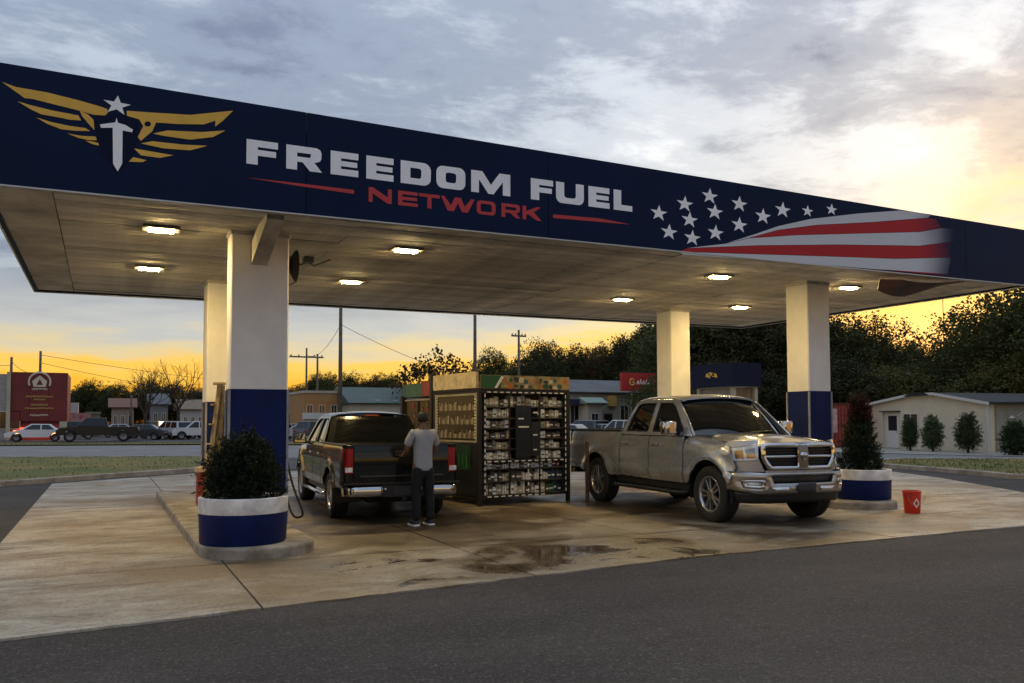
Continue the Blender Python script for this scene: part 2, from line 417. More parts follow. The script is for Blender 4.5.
grass_patch('grass_verge', lw, .09, 14000, 1)
kerb('kerb', [(-60, -2), (-14, 17), (-6, 22.3), (-2.3, 25.2), (.2, 27.4), (2.6, 29.3), (4.6, 31.2), (5.6, 33.6), (5.7, 36.2), (4.9, 38.6), (4, 39.7), (-4, 43.2), (-70, 77.2)])
rw = [(60, -12), (30, 8.5), (22.9, 14.7), (23.7, 17.5), (24.4, 21.1), (26, 22.6), (28.5, 23.5), (32.3, 21.2), (60, -6.5)]
grass_patch('grass_island', rw, .09, 9000, 2)
kerb('kerb', [(60, -12), (30, 8.5), (23.0, 14.4), (22.75, 15.2), (23.6, 17.5), (24.3, 21.1), (25.8, 22.7), (28.5, 23.6), (32.4, 21.3), (60, -6.4)])
fg = [(-80, 106), (-6.3, 68.2), (6.2, 63.6), (20, 53.8), (27, 44), (29, 47), (22, 58), (8, 67.5), (-5, 73), (-80, 112)]
grass_patch('grass_strip', fg, .06, 9000, 3)
br = [(36.6, 24.2), (63, -2.6), (66, -2.6), (42, 24), (43, 38), (31, 39)]
sheet('building_apron', br, -.002, mat('apron', (.33, .30, .25), .9, var=.4, vscale=1.2))

# ------------------------------------------------------------------ pump islands
def island(cx, y0, y1, hw):
    P = [(cx+hw*math.cos(a), y0+hw+hw*math.sin(a)) for a in [math.pi+math.pi*i/18 for i in range(19)]]+[(cx+hw, y1), (cx-hw, y1)]
    o = MB().prism(P, -.02, .14).build('pump_island', mat('island_concrete', (.40, .35, .27), .85, var=.55, vscale=2.6, bump=.6, bscale=18, col2=(.15, .12, .085)), bevel=.025)
    o['kind'] = 'structure'; return o
island(1.76, 10.28, 19.6, .70); island(12.75, 10.85, 19.3, .66)

# ------------------------------------------------------------------ canopy
NAVY = mat('navy_vinyl', (.0022, .0115, .045), .5, var=.15, vscale=.7, spec=.12)
WHITEV = mat('white_vinyl', (.92, .93, .95), .45, var=.08, vscale=3)
GOLD = mat('gold_vinyl', (.78, .45, .05), .45, var=.12, vscale=3)
REDV = mat('red_vinyl', (.52, .03, .035), .45, var=.1, vscale=2)
SOFF = mat('soffit_panel', (.60, .56, .49), .7, var=.5, vscale=1.3, bump=.25, bscale=4, rnd=.2)
COLW = mat('column_white', (.84, .82, .78), .55, var=.09, vscale=2.2, bump=.15, bscale=5)
COLB = mat('column_blue', (.003, .0125, .088), .55, spec=.2, var=.25, vscale=2.5, bump=.1, bscale=6)
METAL = mat('galv_metal', (.42, .42, .41), .42, .8, var=.2, vscale=12)
DARKM = mat('dark_metal', (.025, .025, .027), .45, .3)
BLACKR = mat('black_rubber', (.012, .012, .012), .7)
X0, X1, Y0, Y1 = -1.29, 17.15, 10.95, 19.68
zs = lambda x: 4.319+.005*x
ztop = lambda x: 5.678-.0083*(x-X0)
can = empty('canopy', (0, 0, 0), label='large flat forecourt canopy with navy fascia and four white and blue columns', cat='canopy')
def fascia_quad(name, a, b, th, nrm):
    (xa, ya), (xb, yb) = a, b; lo = .025
    v = []
    for (x, y) in ((xa, ya), (xb, yb), (xb+nrm[0]*th, yb+nrm[1]*th), (xa+nrm[0]*th, ya+nrm[1]*th)):
        v += [(x, y, zs(x)-lo), (x, y, ztop(x))]
    f = [(0, 2, 3, 1), (2, 4, 5, 3), (4, 6, 7, 5), (6, 0, 1, 7), (1, 3, 5, 7), (0, 6, 4, 2)]
    return link(name, pyme(name, v, f), NAVY, can)
# front fascia from separate printed sheets with thin seams
seams = [X0, 2.33, 5.9, 9.5, 12.6, 15.18, X1]
for i in range(len(seams)-1):
    fascia_quad('fascia_panel', (seams[i]+.004, Y0), (seams[i+1]-.004, Y0), .06, (0, 1))
fascia_quad('fascia_panel', (X0, Y1), (X1, Y1), .06, (0, -1))
fascia_quad('fascia_panel', (X0, Y0+.062), (X0, Y1-.062), .06, (1, 0)); fascia_quad('fascia_panel', (X1, Y0+.062), (X1, Y1-.062), .06, (-1, 0))
def trim(a, b, w=.03):
    (xa, ya), (xb, yb) = a, b
    mb = MB(); mb.tube([(xa, ya, zs(xa)-.034), (xb, yb, zs(xb)-.034)], .013, 6); mb.build('edge_trim', mat('trim_alu', (.5, .5, .5), .4, .6), can)
trim((X0, Y0-.004), (X1, Y0-.004)); trim((X0, Y1+.004), (X1, Y1+.004)); trim((X0-.004, Y0), (X0-.004, Y1)); trim((X1+.004, Y0), (X1+.004, Y1))
rf = MB(); rf.add([(X0+.07, Y0+.07, ztop(X0)-.25), (X1-.07, Y0+.07, ztop(X1)-.25), (X1-.07, Y1-.07, ztop(X1)-.25), (X0+.07, Y1-.07, ztop(X0)-.25)], [(0, 1, 2, 3)]); rf.build('roof_deck', mat('roof_deck', (.3, .3, .3), .8), can)
MB().box(X0+.07, X1-.07, Y0+.07, Y1-.07, 4.47, 4.50).build('soffit_backing', DARKM, can)
# soffit boards
bx0, bx1 = X0+.72, X1-.62
xs_ = [bx0, 3.2, 8.6, 12.3, bx1]
yb = Y0+.30; bw = .298; nb = int((Y1-.30-yb)/bw)
bwr = (Y1-.30-yb)/nb
smesh = {}
for j in range(nb):
    for i in range(len(xs_)-1):
        Lx = xs_[i+1]-xs_[i]-.008
        if i not in smesh:
            p = [(0, 0), (.012, -.012), (bwr*.45, -.016), (bwr*.5, -.008), (bwr*.55, -.016), (bwr-.034, -.014), (bwr-.022, .004)]
            v = [(0, y, z) for y, z in p]+[(Lx, y, z+.005*Lx) for y, z in p]; k = len(p)
            smesh[i] = pyme('soffit_board', v, [(q, q+1, k+q+1, k+q) for q in range(k-1)])
        o = link('soffit_board', smesh[i], SOFF, can); o.location = (xs_[i], yb+j*bwr, zs(xs_[i])+random.uniform(-.004, .004)+.02); o.rotation_euler = (random.uniform(-.03, .03), random.uniform(-.0015, .0015), 0)
for nm, (a0, a1, c0, c1) in (('l', (X0+.065, bx0-.01, Y0+.065, Y1-.065)), ('r', (bx1+.01, X1-.065, Y0+.065, Y1-.065)), ('f', (bx0, bx1, Y0+.065, yb-.01)), ('b', (bx0, bx1, Y1-.295, Y1-.065))):
    v = [(x, y, zs(x)+.004) for x, y in ((a0, c0), (a0, c1), (a1, c1), (a1, c0))]
    o = link('soffit_border', pyme('soffit_border', v, [(0, 1, 2, 3)]), SOFF, can)
# decals on the front fascia: outlines in the plane of the fascia, a few millimetres proud
def decal(name, outs, m, parent=can, d=.004, px=True):
    if px: outs = [[(lambda q: (q.x, q.z))(at(x, y, Y0)) for x, y in P] for P in outs]
    me = panel(outs[0], outs[1:], 5.0, lambda u, w: (u, Y0-d, w), False)
    o = link(name, me, m, parent); solid(o, .003, -1); return o
def cr(ox, oy, s): return lambda P: [(ox+x/s, oy+y/s) for x, y in P]
A = cr(0, 40, 6.38); Bc = cr(0, 40, 2.627)
emb = decal('shield', [Bc([(250, 198), (278, 200), (307, 192), (332, 200), (360, 205), (366, 250), (350, 300), (308, 352), (268, 300), (250, 240)])], mat('shield_navy', (.004, .0085, .031), .5, spec=.1), d=.003)
for P in ([(12, 268), (100, 300), (300, 335), (500, 385), (640, 425), (684, 441), (688, 465), (670, 482), (600, 478), (500, 450), (340, 410), (205, 376), (155, 371), (128, 350)],
          [(112, 392), (190, 415), (330, 450), (440, 470), (500, 482), (518, 514), (450, 510), (350, 490), (262, 474), (200, 445)],
          [(508, 450), (560, 475), (597, 510), (602, 576), (562, 532), (525, 488)],
          [(232, 495), (330, 525), (450, 550), (545, 562), (575, 582), (480, 580), (390, 570), (300, 535)],
          [(430, 597), (520, 612), (610, 617), (618, 640), (570, 640), (500, 625)], [(545, 643), (600, 650), (628, 658), (632, 675), (590, 665)]):
    decal('feather', [A(P)], GOLD, d=.005)
eye = Bc([(388+9*math.cos(a), 221-7*math.sin(a)) for a in [i*math.pi/6 for i in range(12)]])
for P in ([(333, 186), (400, 191), (500, 197), (612, 186), (588, 210), (565, 228), (566, 212), (535, 222), (470, 221), (410, 217), (400, 240), (370, 265), (362, 255), (376, 227), (366, 209), (333, 199)],
          [(402, 246), (440, 238), (530, 242), (592, 238), (560, 255), (500, 262), (430, 252)], [(370, 272), (400, 266), (480, 275), (545, 278), (500, 290), (430, 285)],
          [(352, 285), (380, 290), (455, 303), (420, 310), (370, 303)], [(350, 308), (385, 316), (375, 321), (338, 320)]):
    decal('feather', [Bc(P)]+([eye] if P[0][0] == 333 else []), GOLD, d=.005)
decal('sword', [Bc([(303, 217), (306, 205), (310, 218), (330, 224), (349, 236), (347, 243), (322, 238), (321, 325), (309, 346), (297, 325), (296, 231), (265, 231), (263, 222)])], WHITEV, d=.008)
def star_pts(cx, cz, r, rot=0):
    return [(cx+1.28*(r if i % 2 == 0 else r*.40)*math.sin(i*math.pi/5+rot), cz+(r if i % 2 == 0 else r*.40)*math.cos(i*math.pi/5+rot)) for i in range(10)][::-1]
def star(px, py, rpx, parent=can):
    c = at(px, py, Y0); r = (at(px, py-rpx, Y0)-c).length
    decal('star', [star_pts(c.x, c.z, r, .06)], WHITEV, parent, d=.006, px=False)
star(117, 105.5, 10)
# lettering
def G(ch, w, s=.30, t=.235):
    def rr(x0, x1, y0, y1, r, n=5):
        P = []
        for cx, cy, a0 in ((x1-r, y1-r, 0), (x0+r, y1-r, 90), (x0+r, y0+r, 180), (x1-r, y0+r, 270)):
            P += [(cx+r*math.cos(R(a0+90*i/n)), cy+r*math.sin(R(a0+90*i/n))) for i in range(n+1)]
        return P
    if ch == 'F': return [[(0, 0), (s, 0), (s, .37), (w*.94, .37), (w*.94, .61), (s, .61), (s, 1-t), (w, 1-t), (w, 1), (0, 1)]]
    if ch == 'E': return [[(0, 0), (w, 0), (w, t), (s, t), (s, .39), (w*.96, .39), (w*.96, .61), (s, .61), (s, 1-t), (w, 1-t), (w, 1), (0, 1)]]
    if ch == 'L': return [[(0, 0), (w, 0), (w, t), (s, t), (s, 1), (0, 1)]]
    if ch == 'T': return [[(w/2-s/2, 0), (w/2+s/2, 0), (w/2+s/2, 1-t), (w, 1-t), (w, 1), (0, 1), (0, 1-t), (w/2-s/2, 1-t)]]
    if ch == 'O': return [rr(0, w, 0, 1, .30), rr(s, w-s, t, 1-t, .12)]
    if ch == 'D': return [[(0, 0)]+[(w-.34+.34*math.cos(R(a)), (.34 if a < 0 else .66)+.34*math.sin(R(a))) for a in range(-90, 91, 15)]+[(0, 1)],
                          [(s, t)]+[(w-s-.12+.12*math.cos(R(a)), (t+.12 if a < 0 else 1-t-.12)+.12*math.sin(R(a))) for a in range(-90, 91, 30)]+[(s, 1-t)]]
    if ch == 'U': return [[(0, .3)]+[(.30-.30*math.cos(R(a)), .30-.30*math.sin(R(a))) for a in range(15, 91, 15)]+[(w-.30+.30*math.sin(R(a)), .30-.30*math.cos(R(a))) for a in range(0, 91, 15)]+
                          [(w, 1), (w-s, 1), (w-s, .36), (w-s-.1, t), (s+.1, t), (s, .36), (s, 1), (0, 1)]]
    if ch == 'R': return [[(0, 0), (s, 0), (s, .34), (w*.46, .34), (w-s*1.08, 0), (w+.03, 0), (w*.80, .37), (w-.06, .46), (w, .58), (w, .80), (w-.05, .93), (w-.2, 1), (0, 1)], [(s, .555), (w-s-.06, .555), (w-s, .60), (w-s, .74), (w-s-.06, 1-t), (s, 1-t)]]
    if ch == 'M': return [[(0, 0), (s*.86, 0), (s*.86, .62), (w/2-.13, 0), (w/2+.13, 0), (w-s*.86, .62), (w-s*.86, 0), (w, 0), (w, 1), (w-s*1.25, 1), (w/2, .42), (s*1.25, 1), (0, 1)]]
    if ch == 'N': return [[(0, 0), (s*.9, 0), (s*.9, .60), (w-s, 0), (w, 0), (w, 1), (w-s*.9, 1), (w-s*.9, .42), (s, 1), (0, 1)]]
    if ch == 'W': return [[(w*.20, 0), (w*.38, 0), (w*.5, .58), (w*.62, 0), (w*.80, 0), (w, 1), (w-.26, 1), (w*.705, .40), (w*.59, 1), (w*.41, 1), (w*.295, .40), (.26, 1), (0, 1)]]
    if ch == 'K': return [[(0, 0), (s, 0), (s, .30), (s+.12, .42), (w-s*1.2, 0), (w+.05, 0), (w*.60, .60), (w, 1), (w-s*1.2, 1), (s, .62), (s, 1), (0, 1)]]
def word(chars, xspans, z0, z1, m, s, t, name):
    for ch, (pa, pb) in zip(chars, xspans):
        xa = at(pa, 190, Y0).x; xb = at(pb, 190, Y0).x; H = z1-z0; w = (xb-xa)/H
        outs = [[(xa+x*H, z0+y*H) for x, y in P] for P in G(ch, w, s, t)]
        decal('letter', outs, m, d=.005, px=False)
c2 = lambda L: [(230+a/2.381, 230+b/2.381) for a, b in L]
word('FREEDOMFUEL', c2([(38, 113), (133, 217), (239, 305), (324, 389), (406, 478), (491, 560), (574, 667), (716, 769), (776, 842), (853, 903), (913, 957)]), 4.875, 5.19, WHITEV, .44, .275, 'f')
word('NETWORK', c2([(330, 385), (400, 447), (450, 499), (502, 582), (587, 632), (646, 690), (696, 740)]), 4.565, 4.765, REDV, .30, .225, 'n')
decal('underline', [[(246, 177.5), (300, 183.5), (354, 190), (354, 194), (300, 186.2)]], REDV); decal('underline', [[(553, 214.5), (600, 218.5), (630, 224.5), (600, 222), (553, 218)]], REDV)
S3 = cr(620, 160, 2.535)
for x, y in ((98, 135), (164, 112), (227, 92), (176, 152), (240, 132), (302, 112), (124, 183), (183, 198), (242, 185), (302, 165), (362, 143), (412, 127), (475, 130), (536, 126)):
    p = S3([(x, y)])[0]; star(p[0], p[1], 8.2 if x < 450 else 6.0)
def fade_mat(name, c):      # the printed stripes run out into the navy
    m, b, L, noise, rng, mix, mth, bump, tc, N = node_mat(name)
    sep = N('ShaderNodeSeparateXYZ'); L(tc.outputs['Object'], sep.inputs[0])
    n = noise(1.2, 4, .5); f = rng(mth('ADD', sep.outputs[0], mth('MULTIPLY', n, .5)), 13.9, 15.2)
    L(mix(f, c, (.0028, .012, .045)), b.inputs['Base Color']); b.inputs['Roughness'].default_value = .5; b.inputs['Specular IOR Level'].default_value = .12; return m
FW = fade_mat('stripe_white', (.62, .63, .66)); FR = fade_mat('stripe_red', (.45, .03, .035))
top = [(100, 227), (200, 220), (270, 211), (345, 187), (400, 168), (480, 150), (600, 136), (710, 128)]
r1t = [(342, 194), (400, 178), (500, 165), (640, 158), (780, 147)]; r1b = [(325, 198), (450, 190), (600, 186), (760, 182), (815, 172)]
r2t = [(170, 224), (350, 217), (550, 215), (760, 218), (850, 206)]; r2b = [(150, 232), (300, 237), (500, 243), (700, 250), (835, 247)]
w3b = [(160, 240), (400, 256), (600, 273), (830, 291)]
off = lambda P, d: [(x, y+d) for x, y in P]
decal('stripe', [S3(off(r1t, -.8)[::1]+[(790, 138), (740, 131)]+top[::-1][:6])], FW)
decal('stripe', [S3(r1b+[(800, 150)]+r1t[::-1])], FR)
decal('stripe', [S3(off(r2t, -.8)+[(862, 176)]+off(r1b, .8)[::-1]+[(270, 212)])], FW)
decal('stripe', [S3(r2b+[(838, 215)]+r2t[::-1])], FR)
decal('stripe', [S3(w3b+[(838, 252)]+off(r2b, .8)[::-1])], FW)
decal('stripe', [S3([(660, 277), (830, 289), (832, 293.5), (760, 287)])], FR, d=.006)
# torn, curled lower corner of the banner under the fascia
def curl(u, w):
    return (13.05+2.1*u, Y0+.02+.55*w+.25*u*(1-u), zs(14)-.06-.26*math.sin(math.pi*min(1, .12+u*.95))*(.35+.65*w)-.03*w)
o = link('torn_banner', panel([(0, .35), (.2, 0), (1, 0), (.95, .5), (.55, 1), (.15, .9)], (), .08, curl), mat('banner_back', (.12, .028, .02), .6, var=.8, vscale=2.5, col2=(.012, .012, .02)), can, True); solid(o, .012)
# columns
def column(cx, cy, w, split=2.08, d=None):
    d = d or w
    zt = zs(cx)+.01
    c = MB().bbox((cx, cy, split/2+.06), (w, d, split-.12), .02).build('column', COLB, can)
    MB().bbox((cx, cy, (split+zt)/2+.002), (w+.012, d+.012, zt-split-.002), .02).build('upper_cladding', COLW, c)
    for sx in (-1, 1):
        for sy in (-1, 1):
            MB().box(cx+sx*(w/2+.004)-.016, cx+sx*(w/2+.004)+.016, cy+sy*(d/2+.004)-.016, cy+sy*(d/2+.004)+.016, .15, split-.01).build('corner_trim', mat('grey_trim', (.30, .31, .34), .5, var=.2, vscale=6), c)
    MB().bbox((cx, cy, zt-.03), (w+.05, d+.05, .06), .02).build('collar', SOFF, c)
    return c
column(2.0, 12.60, .80, d=.36); column(12.86, 12.80, .585, 2.2); column(2.12, 17.40, .68, 2.0); column(12.93, 17.4, .585, 2.08)
mb = MB(); a = Vector((2.0, 11.25, 4.33)); b_ = Vector((1.98, 12.40, 3.98))
mb.add([(a.x-.11, a.y, a.z-.06), (a.x+.11, a.y, a.z-.06), (b_.x+.11, b_.y, b_.z-.12), (b_.x-.11, b_.y, b_.z-.12), (a.x-.11, a.y+.1, a.z+.14), (a.x+.11, a.y+.1, a.z+.14), (b_.x+.11, b_.y, b_.z+.2), (b_.x-.11, b_.y, b_.z+.2)],
       [(0, 3, 2, 1), (4, 5, 6, 7), (0, 1, 5, 4), (1, 2, 6, 5), (2, 3, 7, 6), (3, 0, 4, 7)]); mb.build('brace', SOFF, can)
# dark loudspeaker on the side of the front left column
sp = empty('horn_speaker', (2.385, 12.75, 3.95), label='black round horn speaker on top of the front left column', cat='speaker')
MB().lathe([(.03, 0), (.08, .04), (.12, .10), (.23, .17), (.24, .19), (.215, .185), (.10, .12), (.01, .11)], 24, 'x').build('horn', BLACKR, sp, True)
MB().box(-.01, .03, -.05, .05, -.3, .06).build('bracket', DARKM, sp)
# stains and junction boxes hanging under the soffit
for x, y in ((3.0, 13.9), (2.95, 16.4)):
    q = empty('junction_box', (x, y, zs(x)), label='small dark junction box and loose wires under the soffit near the %s left column' % ('front' if y < 15 else 'rear'), cat='junction box')
    MB().bbox((0, 0, -.06), (.16, .16, .09), .01).build('box', DARKM, q)
    mb = MB(); mb.tube([(0, 0, -.08), (.1, .05, -.14), (.3, .1, -.05), (.4, .12, .0)], .012, 5); mb.tube([(0, 0, -.08), (-.1, .1, -.13), (-.3, .02, -.02)], .012, 5); mb.build('cable', BLACKR, q)
# lit canopy lamps
LAMP = mat('lamp_lens', (1, .9, .6), .4, emit=(1.0, .72, .30), estr=210)
lampx = ((.69, 'far left'), (4.27, 'left centre'), (10.47, 'right centre'), (13.85, 'far right'))
for ly, row in ((12.64, 'front'), (15.95, 'rear')):
    for lx, cnm in lampx:
        q = empty('canopy_light', (lx, ly, zs(lx)), label='glowing rectangular canopy light, %s of the %s row' % (cnm, row), cat='light', group='canopy lights')
        MB().box(-.24, .24, -.15, .15, -.035, .0).build('housing', mat('lamp_housing', (.22, .19, .15), .6), q)
        MB().box(-.165, .165, -.085, .085, -.055, -.036).build('lens', LAMP, q, bevel=.01)

# ------------------------------------------------------------------ pickup trucks
GLASS = mat('tinted_glass', (.006, .007, .007), .04, spec=.7)
CHROME = mat('chrome', (.62, .62, .62), .12, 1.0)
BLACKP = mat('black_plastic', (.012, .012, .012), .5)
TYRE = mat('tyre', (.014, .014, .014), .8, var=.3, vscale=10, bump=.3, bscale=60)
ALLOY = mat('alloy', (.45, .45, .46), .28, .95)
REDL = mat('red_lens', (.32, .004, .006), .15, coat=1)
CLEARL = mat('clear_lens', (.86, .87, .88), .12, .12, coat=1, var=.4, vscale=16)
AMBER = mat('amber_lens', (.75, .16, .01), .2, coat=1)
PLATEM = mat('plate', (.03, .03, .035), .5)
def paint(name, c, metal, rough):
    m, b, L, noise, rng, mix, mth, bump, tc, N = node_mat(name)
    sep = N('ShaderNodeSeparateXYZ'); L(tc.outputs['Object'], sep.inputs[0])
    dirt = mth('MULTIPLY', rng(sep.outputs[2], .95, .45), rng(noise(2.5, 4, .5), .3, .75))      # road dirt thrown up on the lower panels
    L(mix(mth('MULTIPLY', dirt, .35), c, (.10, .08, .055)), b.inputs['Base Color']); b.inputs['Metallic'].default_value = metal
    L(mth('ADD', mth('MULTIPLY', dirt, .18), rough), b.inputs['Roughness']); b.inputs['Coat Weight'].default_value = .8 if metal > .1 else .35; b.inputs['Specular IOR Level'].default_value = .5 if metal > .1 else .25; b.inputs['Coat Roughness'].default_value = .05; return m
def make_wheel(parent, x, y, side, Rt, style):
    w = empty('wheel', (x, y, Rt)); w.parent = parent
    W = .145; rim = Rt*.64
    prof = [(rim-.01, -W*.8), (rim+.02, -W*.95), (Rt-.07, -W), (Rt-.025, -W*.93), (Rt, -W*.72), (Rt, -W*.26), (Rt-.012, -W*.24), (Rt-.012, -W*.16), (Rt, -W*.14), (Rt, W*.14), (Rt-.012, W*.16), (Rt-.012, W*.24), (Rt, W*.26), (Rt, W*.72), (Rt-.025, W*.93), (Rt-.07, W), (rim+.02, W*.95), (rim-.01, W*.8)]
    MB().lathe(prof, 44, 'y').build('tyre', TYRE, w, 'auto')
    r = empty_mesh = MB()
    r.lathe([(rim+.012, W*.78), (rim+.002, W*.90), (rim-.022, W*.84), (rim-.035, W*.55), (rim-.04, -W*.7)], 40, 'y', (0, 0, 0))
    o = r.build('rim', ALLOY, w, True)
    MB().lathe([(0.0, W*.05), (rim-.036, W*.0), (rim-.036, -W*.5)], 30, 'y').build('brake_disc', mat('brake', (.05, .048, .046), .5, .6), w)
    # spokes
    n = 5 if style == 0 else 6; mb = MB()
    for k in range(n):
        for s in (-1, 1):
            a = 2*math.pi*k/n; p = [(.055, s*.012-.018), (.055, s*.012+.018+.01*s), (rim-.02, s*.052+.016), (rim-.02, s*.052-.018)]
            q = [(u*math.cos(a)-v*math.sin(a), u*math.sin(a)+v*math.cos(a)) for u, v in p]
            t = [W*.74, W*.74, W*.72, W*.72]
            v = [(u, t[i], z) for i, (u, z) in enumerate(q)]+[(u, t[i]-.05, z) for i, (u, z) in enumerate(q)]
            mb.add(v, [(0, 1, 2, 3), (4, 7, 6, 5), (0, 4, 5, 1), (1, 5, 6, 2), (2, 6, 7, 3), (3, 7, 4, 0)])
    mb.lathe([(0, W*.78), (.05, W*.78), (.075, W*.72), (.08, W*.4)], 20, 'y')
    mb.build('spokes', ALLOY, w, bevel=.006)
    if side < 0: w.rotation_euler = (0, 0, math.pi)
    return w
def make_truck(root, PAINT, silver):
    wb, Rt = 3.57, .415; zc = Rt+.01; ra = .50
    sill = .52; belt = 1.27
    def yside(x, z):
        y = .985
        if z < .80: y -= .055*((.80-z)/.3)**2
        if .86 < z < 1.27: y -= .030*((z-.86)/.41)**2
        y += .010*math.exp(-((z-1.03)/.04)**2)
        y += .022/(1+math.exp((z-.735)/.014))*(1 if z > .5 else 0)-.006*math.exp(-((z-.76)/.03)**2)
        if z > belt: y -= .030+(z-belt)*.34+.10*max(0, (z-1.72)/.2)**2*.35
        for wx in (0, wb):
            r = math.hypot(x-wx, z-zc)
            y += .036*math.exp(-((r-ra-.03)/.075)**2)*(1 if z < 1.05 else math.exp(-((z-1.05)/.1)**2))
        if x > 3.85: y -= .055*((x-3.85)/.28)**2
        if x < -.9: y -= .02*((-.9-x)/.3)**2
        return y
    def fender_y(x, z):
        y = yside(x, min(z, 1.12)); top = 1.265-.055*max(0, (x-2.9)/1.35)**2
        if z > top-.17:
            t = min(1, (z-(top-.17))/.17); y -= .15*(1-math.sqrt(max(0, 1-t*t)))
        return y
    def mk(name, out, holes=(), s=1, m=PAINT, fy=yside, inset=0, step=.05, parent=root, th=.02):
        o = link(name, panel(out, holes, step, lambda u, v: (u, s*(fy(u, v)-inset), v), s > 0), m, parent, True); solid(o, th); return o
    def archpts(wx, bot):   # from the right foot to the left foot over the wheel
        a = math.degrees(math.asin((bot-zc)/ra)); return [(wx+ra*math.cos(R(t)), zc+ra*math.sin(R(t))) for t in np.linspace(a, 180-a, 16)]
    handles = []
    for s in (1, -1):
        bed = [(-1.19, .62), (-.60, .60)]+archpts(0, .56)[::-1]+[(.56, .54), (.862, .54), (.862, 1.335), (-.6, 1.345), (-1.19, 1.335)]
        mk('bed_side', bed, s=s)
        fen = [(2.910, .56), (2.99, .54), (3.06, .56)]+archpts(wb, .60)[::-1]+[(4.08, .62), (4.14, .84), (4.10, .93), (4.03, 1.13), (3.92, 1.18), (3.80, 1.207), (3.5, 1.235), (3.12, 1.262), (2.910, 1.262)]
        mk('fender', fen, s=s, fy=fender_y)
        d1 = mk('rear_door', [(.893, .56), (1.852, .54), (1.852, 1.255), (.893, 1.255)], s=s)
        d2 = mk('front_door', [(1.880, .54), (2.880, .54), (2.880, 1.255), (1.880, 1.255)], s=s)
        for d, hx in ((d1, 1.10), (d2, 2.06)):
            hm = MB().bbox((hx, s*(yside(hx, 1.13)+.028), 1.125), (.22, .03, .035), .008); hm.build('door_handle', PAINT if silver else CHROME, d, bevel=.006)
        # rocker, sill step
        MB().box(.62, 2.98, s*.84-.06, s*.84+.06, .42, .545).build('rocker', BLACKP, root)
        MB().tube([(.62, s*.90, .40), (.75, s*1.0, .385), (2.8, s*1.0, .385), (2.95, s*.90, .40)], .036, 8).build('running_board', CHROME if not silver else BLACKP, root, True)
        # cab sides above the belt with two window openings
        cab = [(.885, 1.27), (3.10, 1.27), (3.02, 1.34), (2.52, 1.80), (2.43, 1.845), (2.25, 1.885), (1.8, 1.90), (1.35, 1.88), (1.17, 1.82), (.99, 1.52)]
        w1 = [(1.06, 1.33), (1.78, 1.33), (1.80, 1.80), (1.36, 1.80), (1.24, 1.77), (1.13, 1.58)]
        w2 = [(1.93, 1.33), (2.86, 1.33), (2.80, 1.40), (2.42, 1.74), (2.32, 1.79), (1.94, 1.805)]
        mk('cab_side', cab, (w1, w2), s=s)
        for w, nm in ((w1, 'r'), (w2, 'f')):
            cx = sum(p[0] for p in w)/len(w); cz = sum(p[1] for p in w)/len(w)
            mk('side_window', [(cx+(x-cx)*1.03, cz+(z-cz)*1.05) for x, z in w], s=s, m=GLASS, inset=.022, th=.006, step=.15)
            ring = [(cx+(x-cx)*1.0, cz+(z-cz)*1.0) for x, z in w]
            mb = MB(); pts = [(x, s*(yside(x, z)-.004), z) for x, z in dens_poly(ring, .12)]; mb.tube(pts+[pts[0]], .011, 5, cap=False); mb.build('window_seal', BLACKP if silver else CHROME if False else BLACKP, root, True)
        # mirror
        mi = empty('mirror', (0, 0, 0)); mi.parent = root
        def mcap(a, b_): return None
        mb = MB(); mb.bbox((0, 0, 0), (.20, .25, .21), .05); o = mb.build('mirror_cap', CHROME if silver else BLACKP, mi, 'auto', bevel=.03); o.location = (2.74, s*1.13, 1.395)
        MB().box(2.628, 2.637, s*1.13-.10, s*1.13+.10, 1.31, 1.48).build('mirror_glass', mat('mirror_glass', (.6, .6, .62), .04, 1), mi)
        MB().tube([(2.74, s*.93, 1.30), (2.74, s*1.10, 1.33)], .032, 8).build('mirror_arm', BLACKP, mi)
        # wheel well
        for wx in (0, wb):
            mb = MB(); v = []; f = []
            for i, t in enumerate(np.linspace(-12, 192, 17)):
                for yy in (.97, .52): v.append((wx+(ra+.015)*math.cos(R(t)), s*yy, zc+(ra+.015)*math.sin(R(t))))
            f = [(2*i, 2*i+1, 2*i+3, 2*i+2) for i in range(16)]+[tuple(range(1, 34, 2))]
            mb.add(v, f).build('wheel_well', BLACKP, root)
            make_wheel(root, wx, s*.845, s, Rt, 0 if silver else 1)
        # tail light and its pillar at the corner of the bed
        tl = [(.80, .86), (.962, .86), (.972, 1.10), (.965, 1.28), (.80, 1.28)]
        def tmap(u, v): return (-1.205+.26*max(0, (u-.88)/.1)**2*.35, s*u, v)
        o = link('tail_light', panel(tl, (), .04, tmap, s > 0), REDL, root, True); solid(o, .03)
        q = MB().box(-1.225, -1.2, s*.875-.06, s*.875+.06, .885, .965).build('reverse_lens', CLEARL, o)
        o = link('bed_corner', panel([(.80, .60), (.955, .60), (.962, .85), (.80, .85)], (), .06, tmap, s > 0), PAINT, root, True); solid(o, .02)
        o = link('bed_corner', panel([(.80, 1.29), (.965, 1.29), (.965, 1.335), (.80, 1.335)], (), .06, tmap, s > 0), PAINT, root, True); solid(o, .02)
        MB().box(-1.19, .868, s*.93-.045, s*.93+.05, 1.325, 1.352).build('bed_rail_cap', BLACKP, root, bevel=.01)
        MB().box(-1.15, .86, s*.80-.03, s*.80+.03, .70, 1.33).build('bed_inner_wall', BLACKP, root)
    # bed floor, chassis
    MB().box(-1.15, .86, -.78, .78, .70, .73).build('bed_floor', BLACKP, root)
    MB().box(-1.0, 4.2, -.50, .50, .34, .52).build('chassis', mat('underbody', (.008, .008, .008), .9), root)
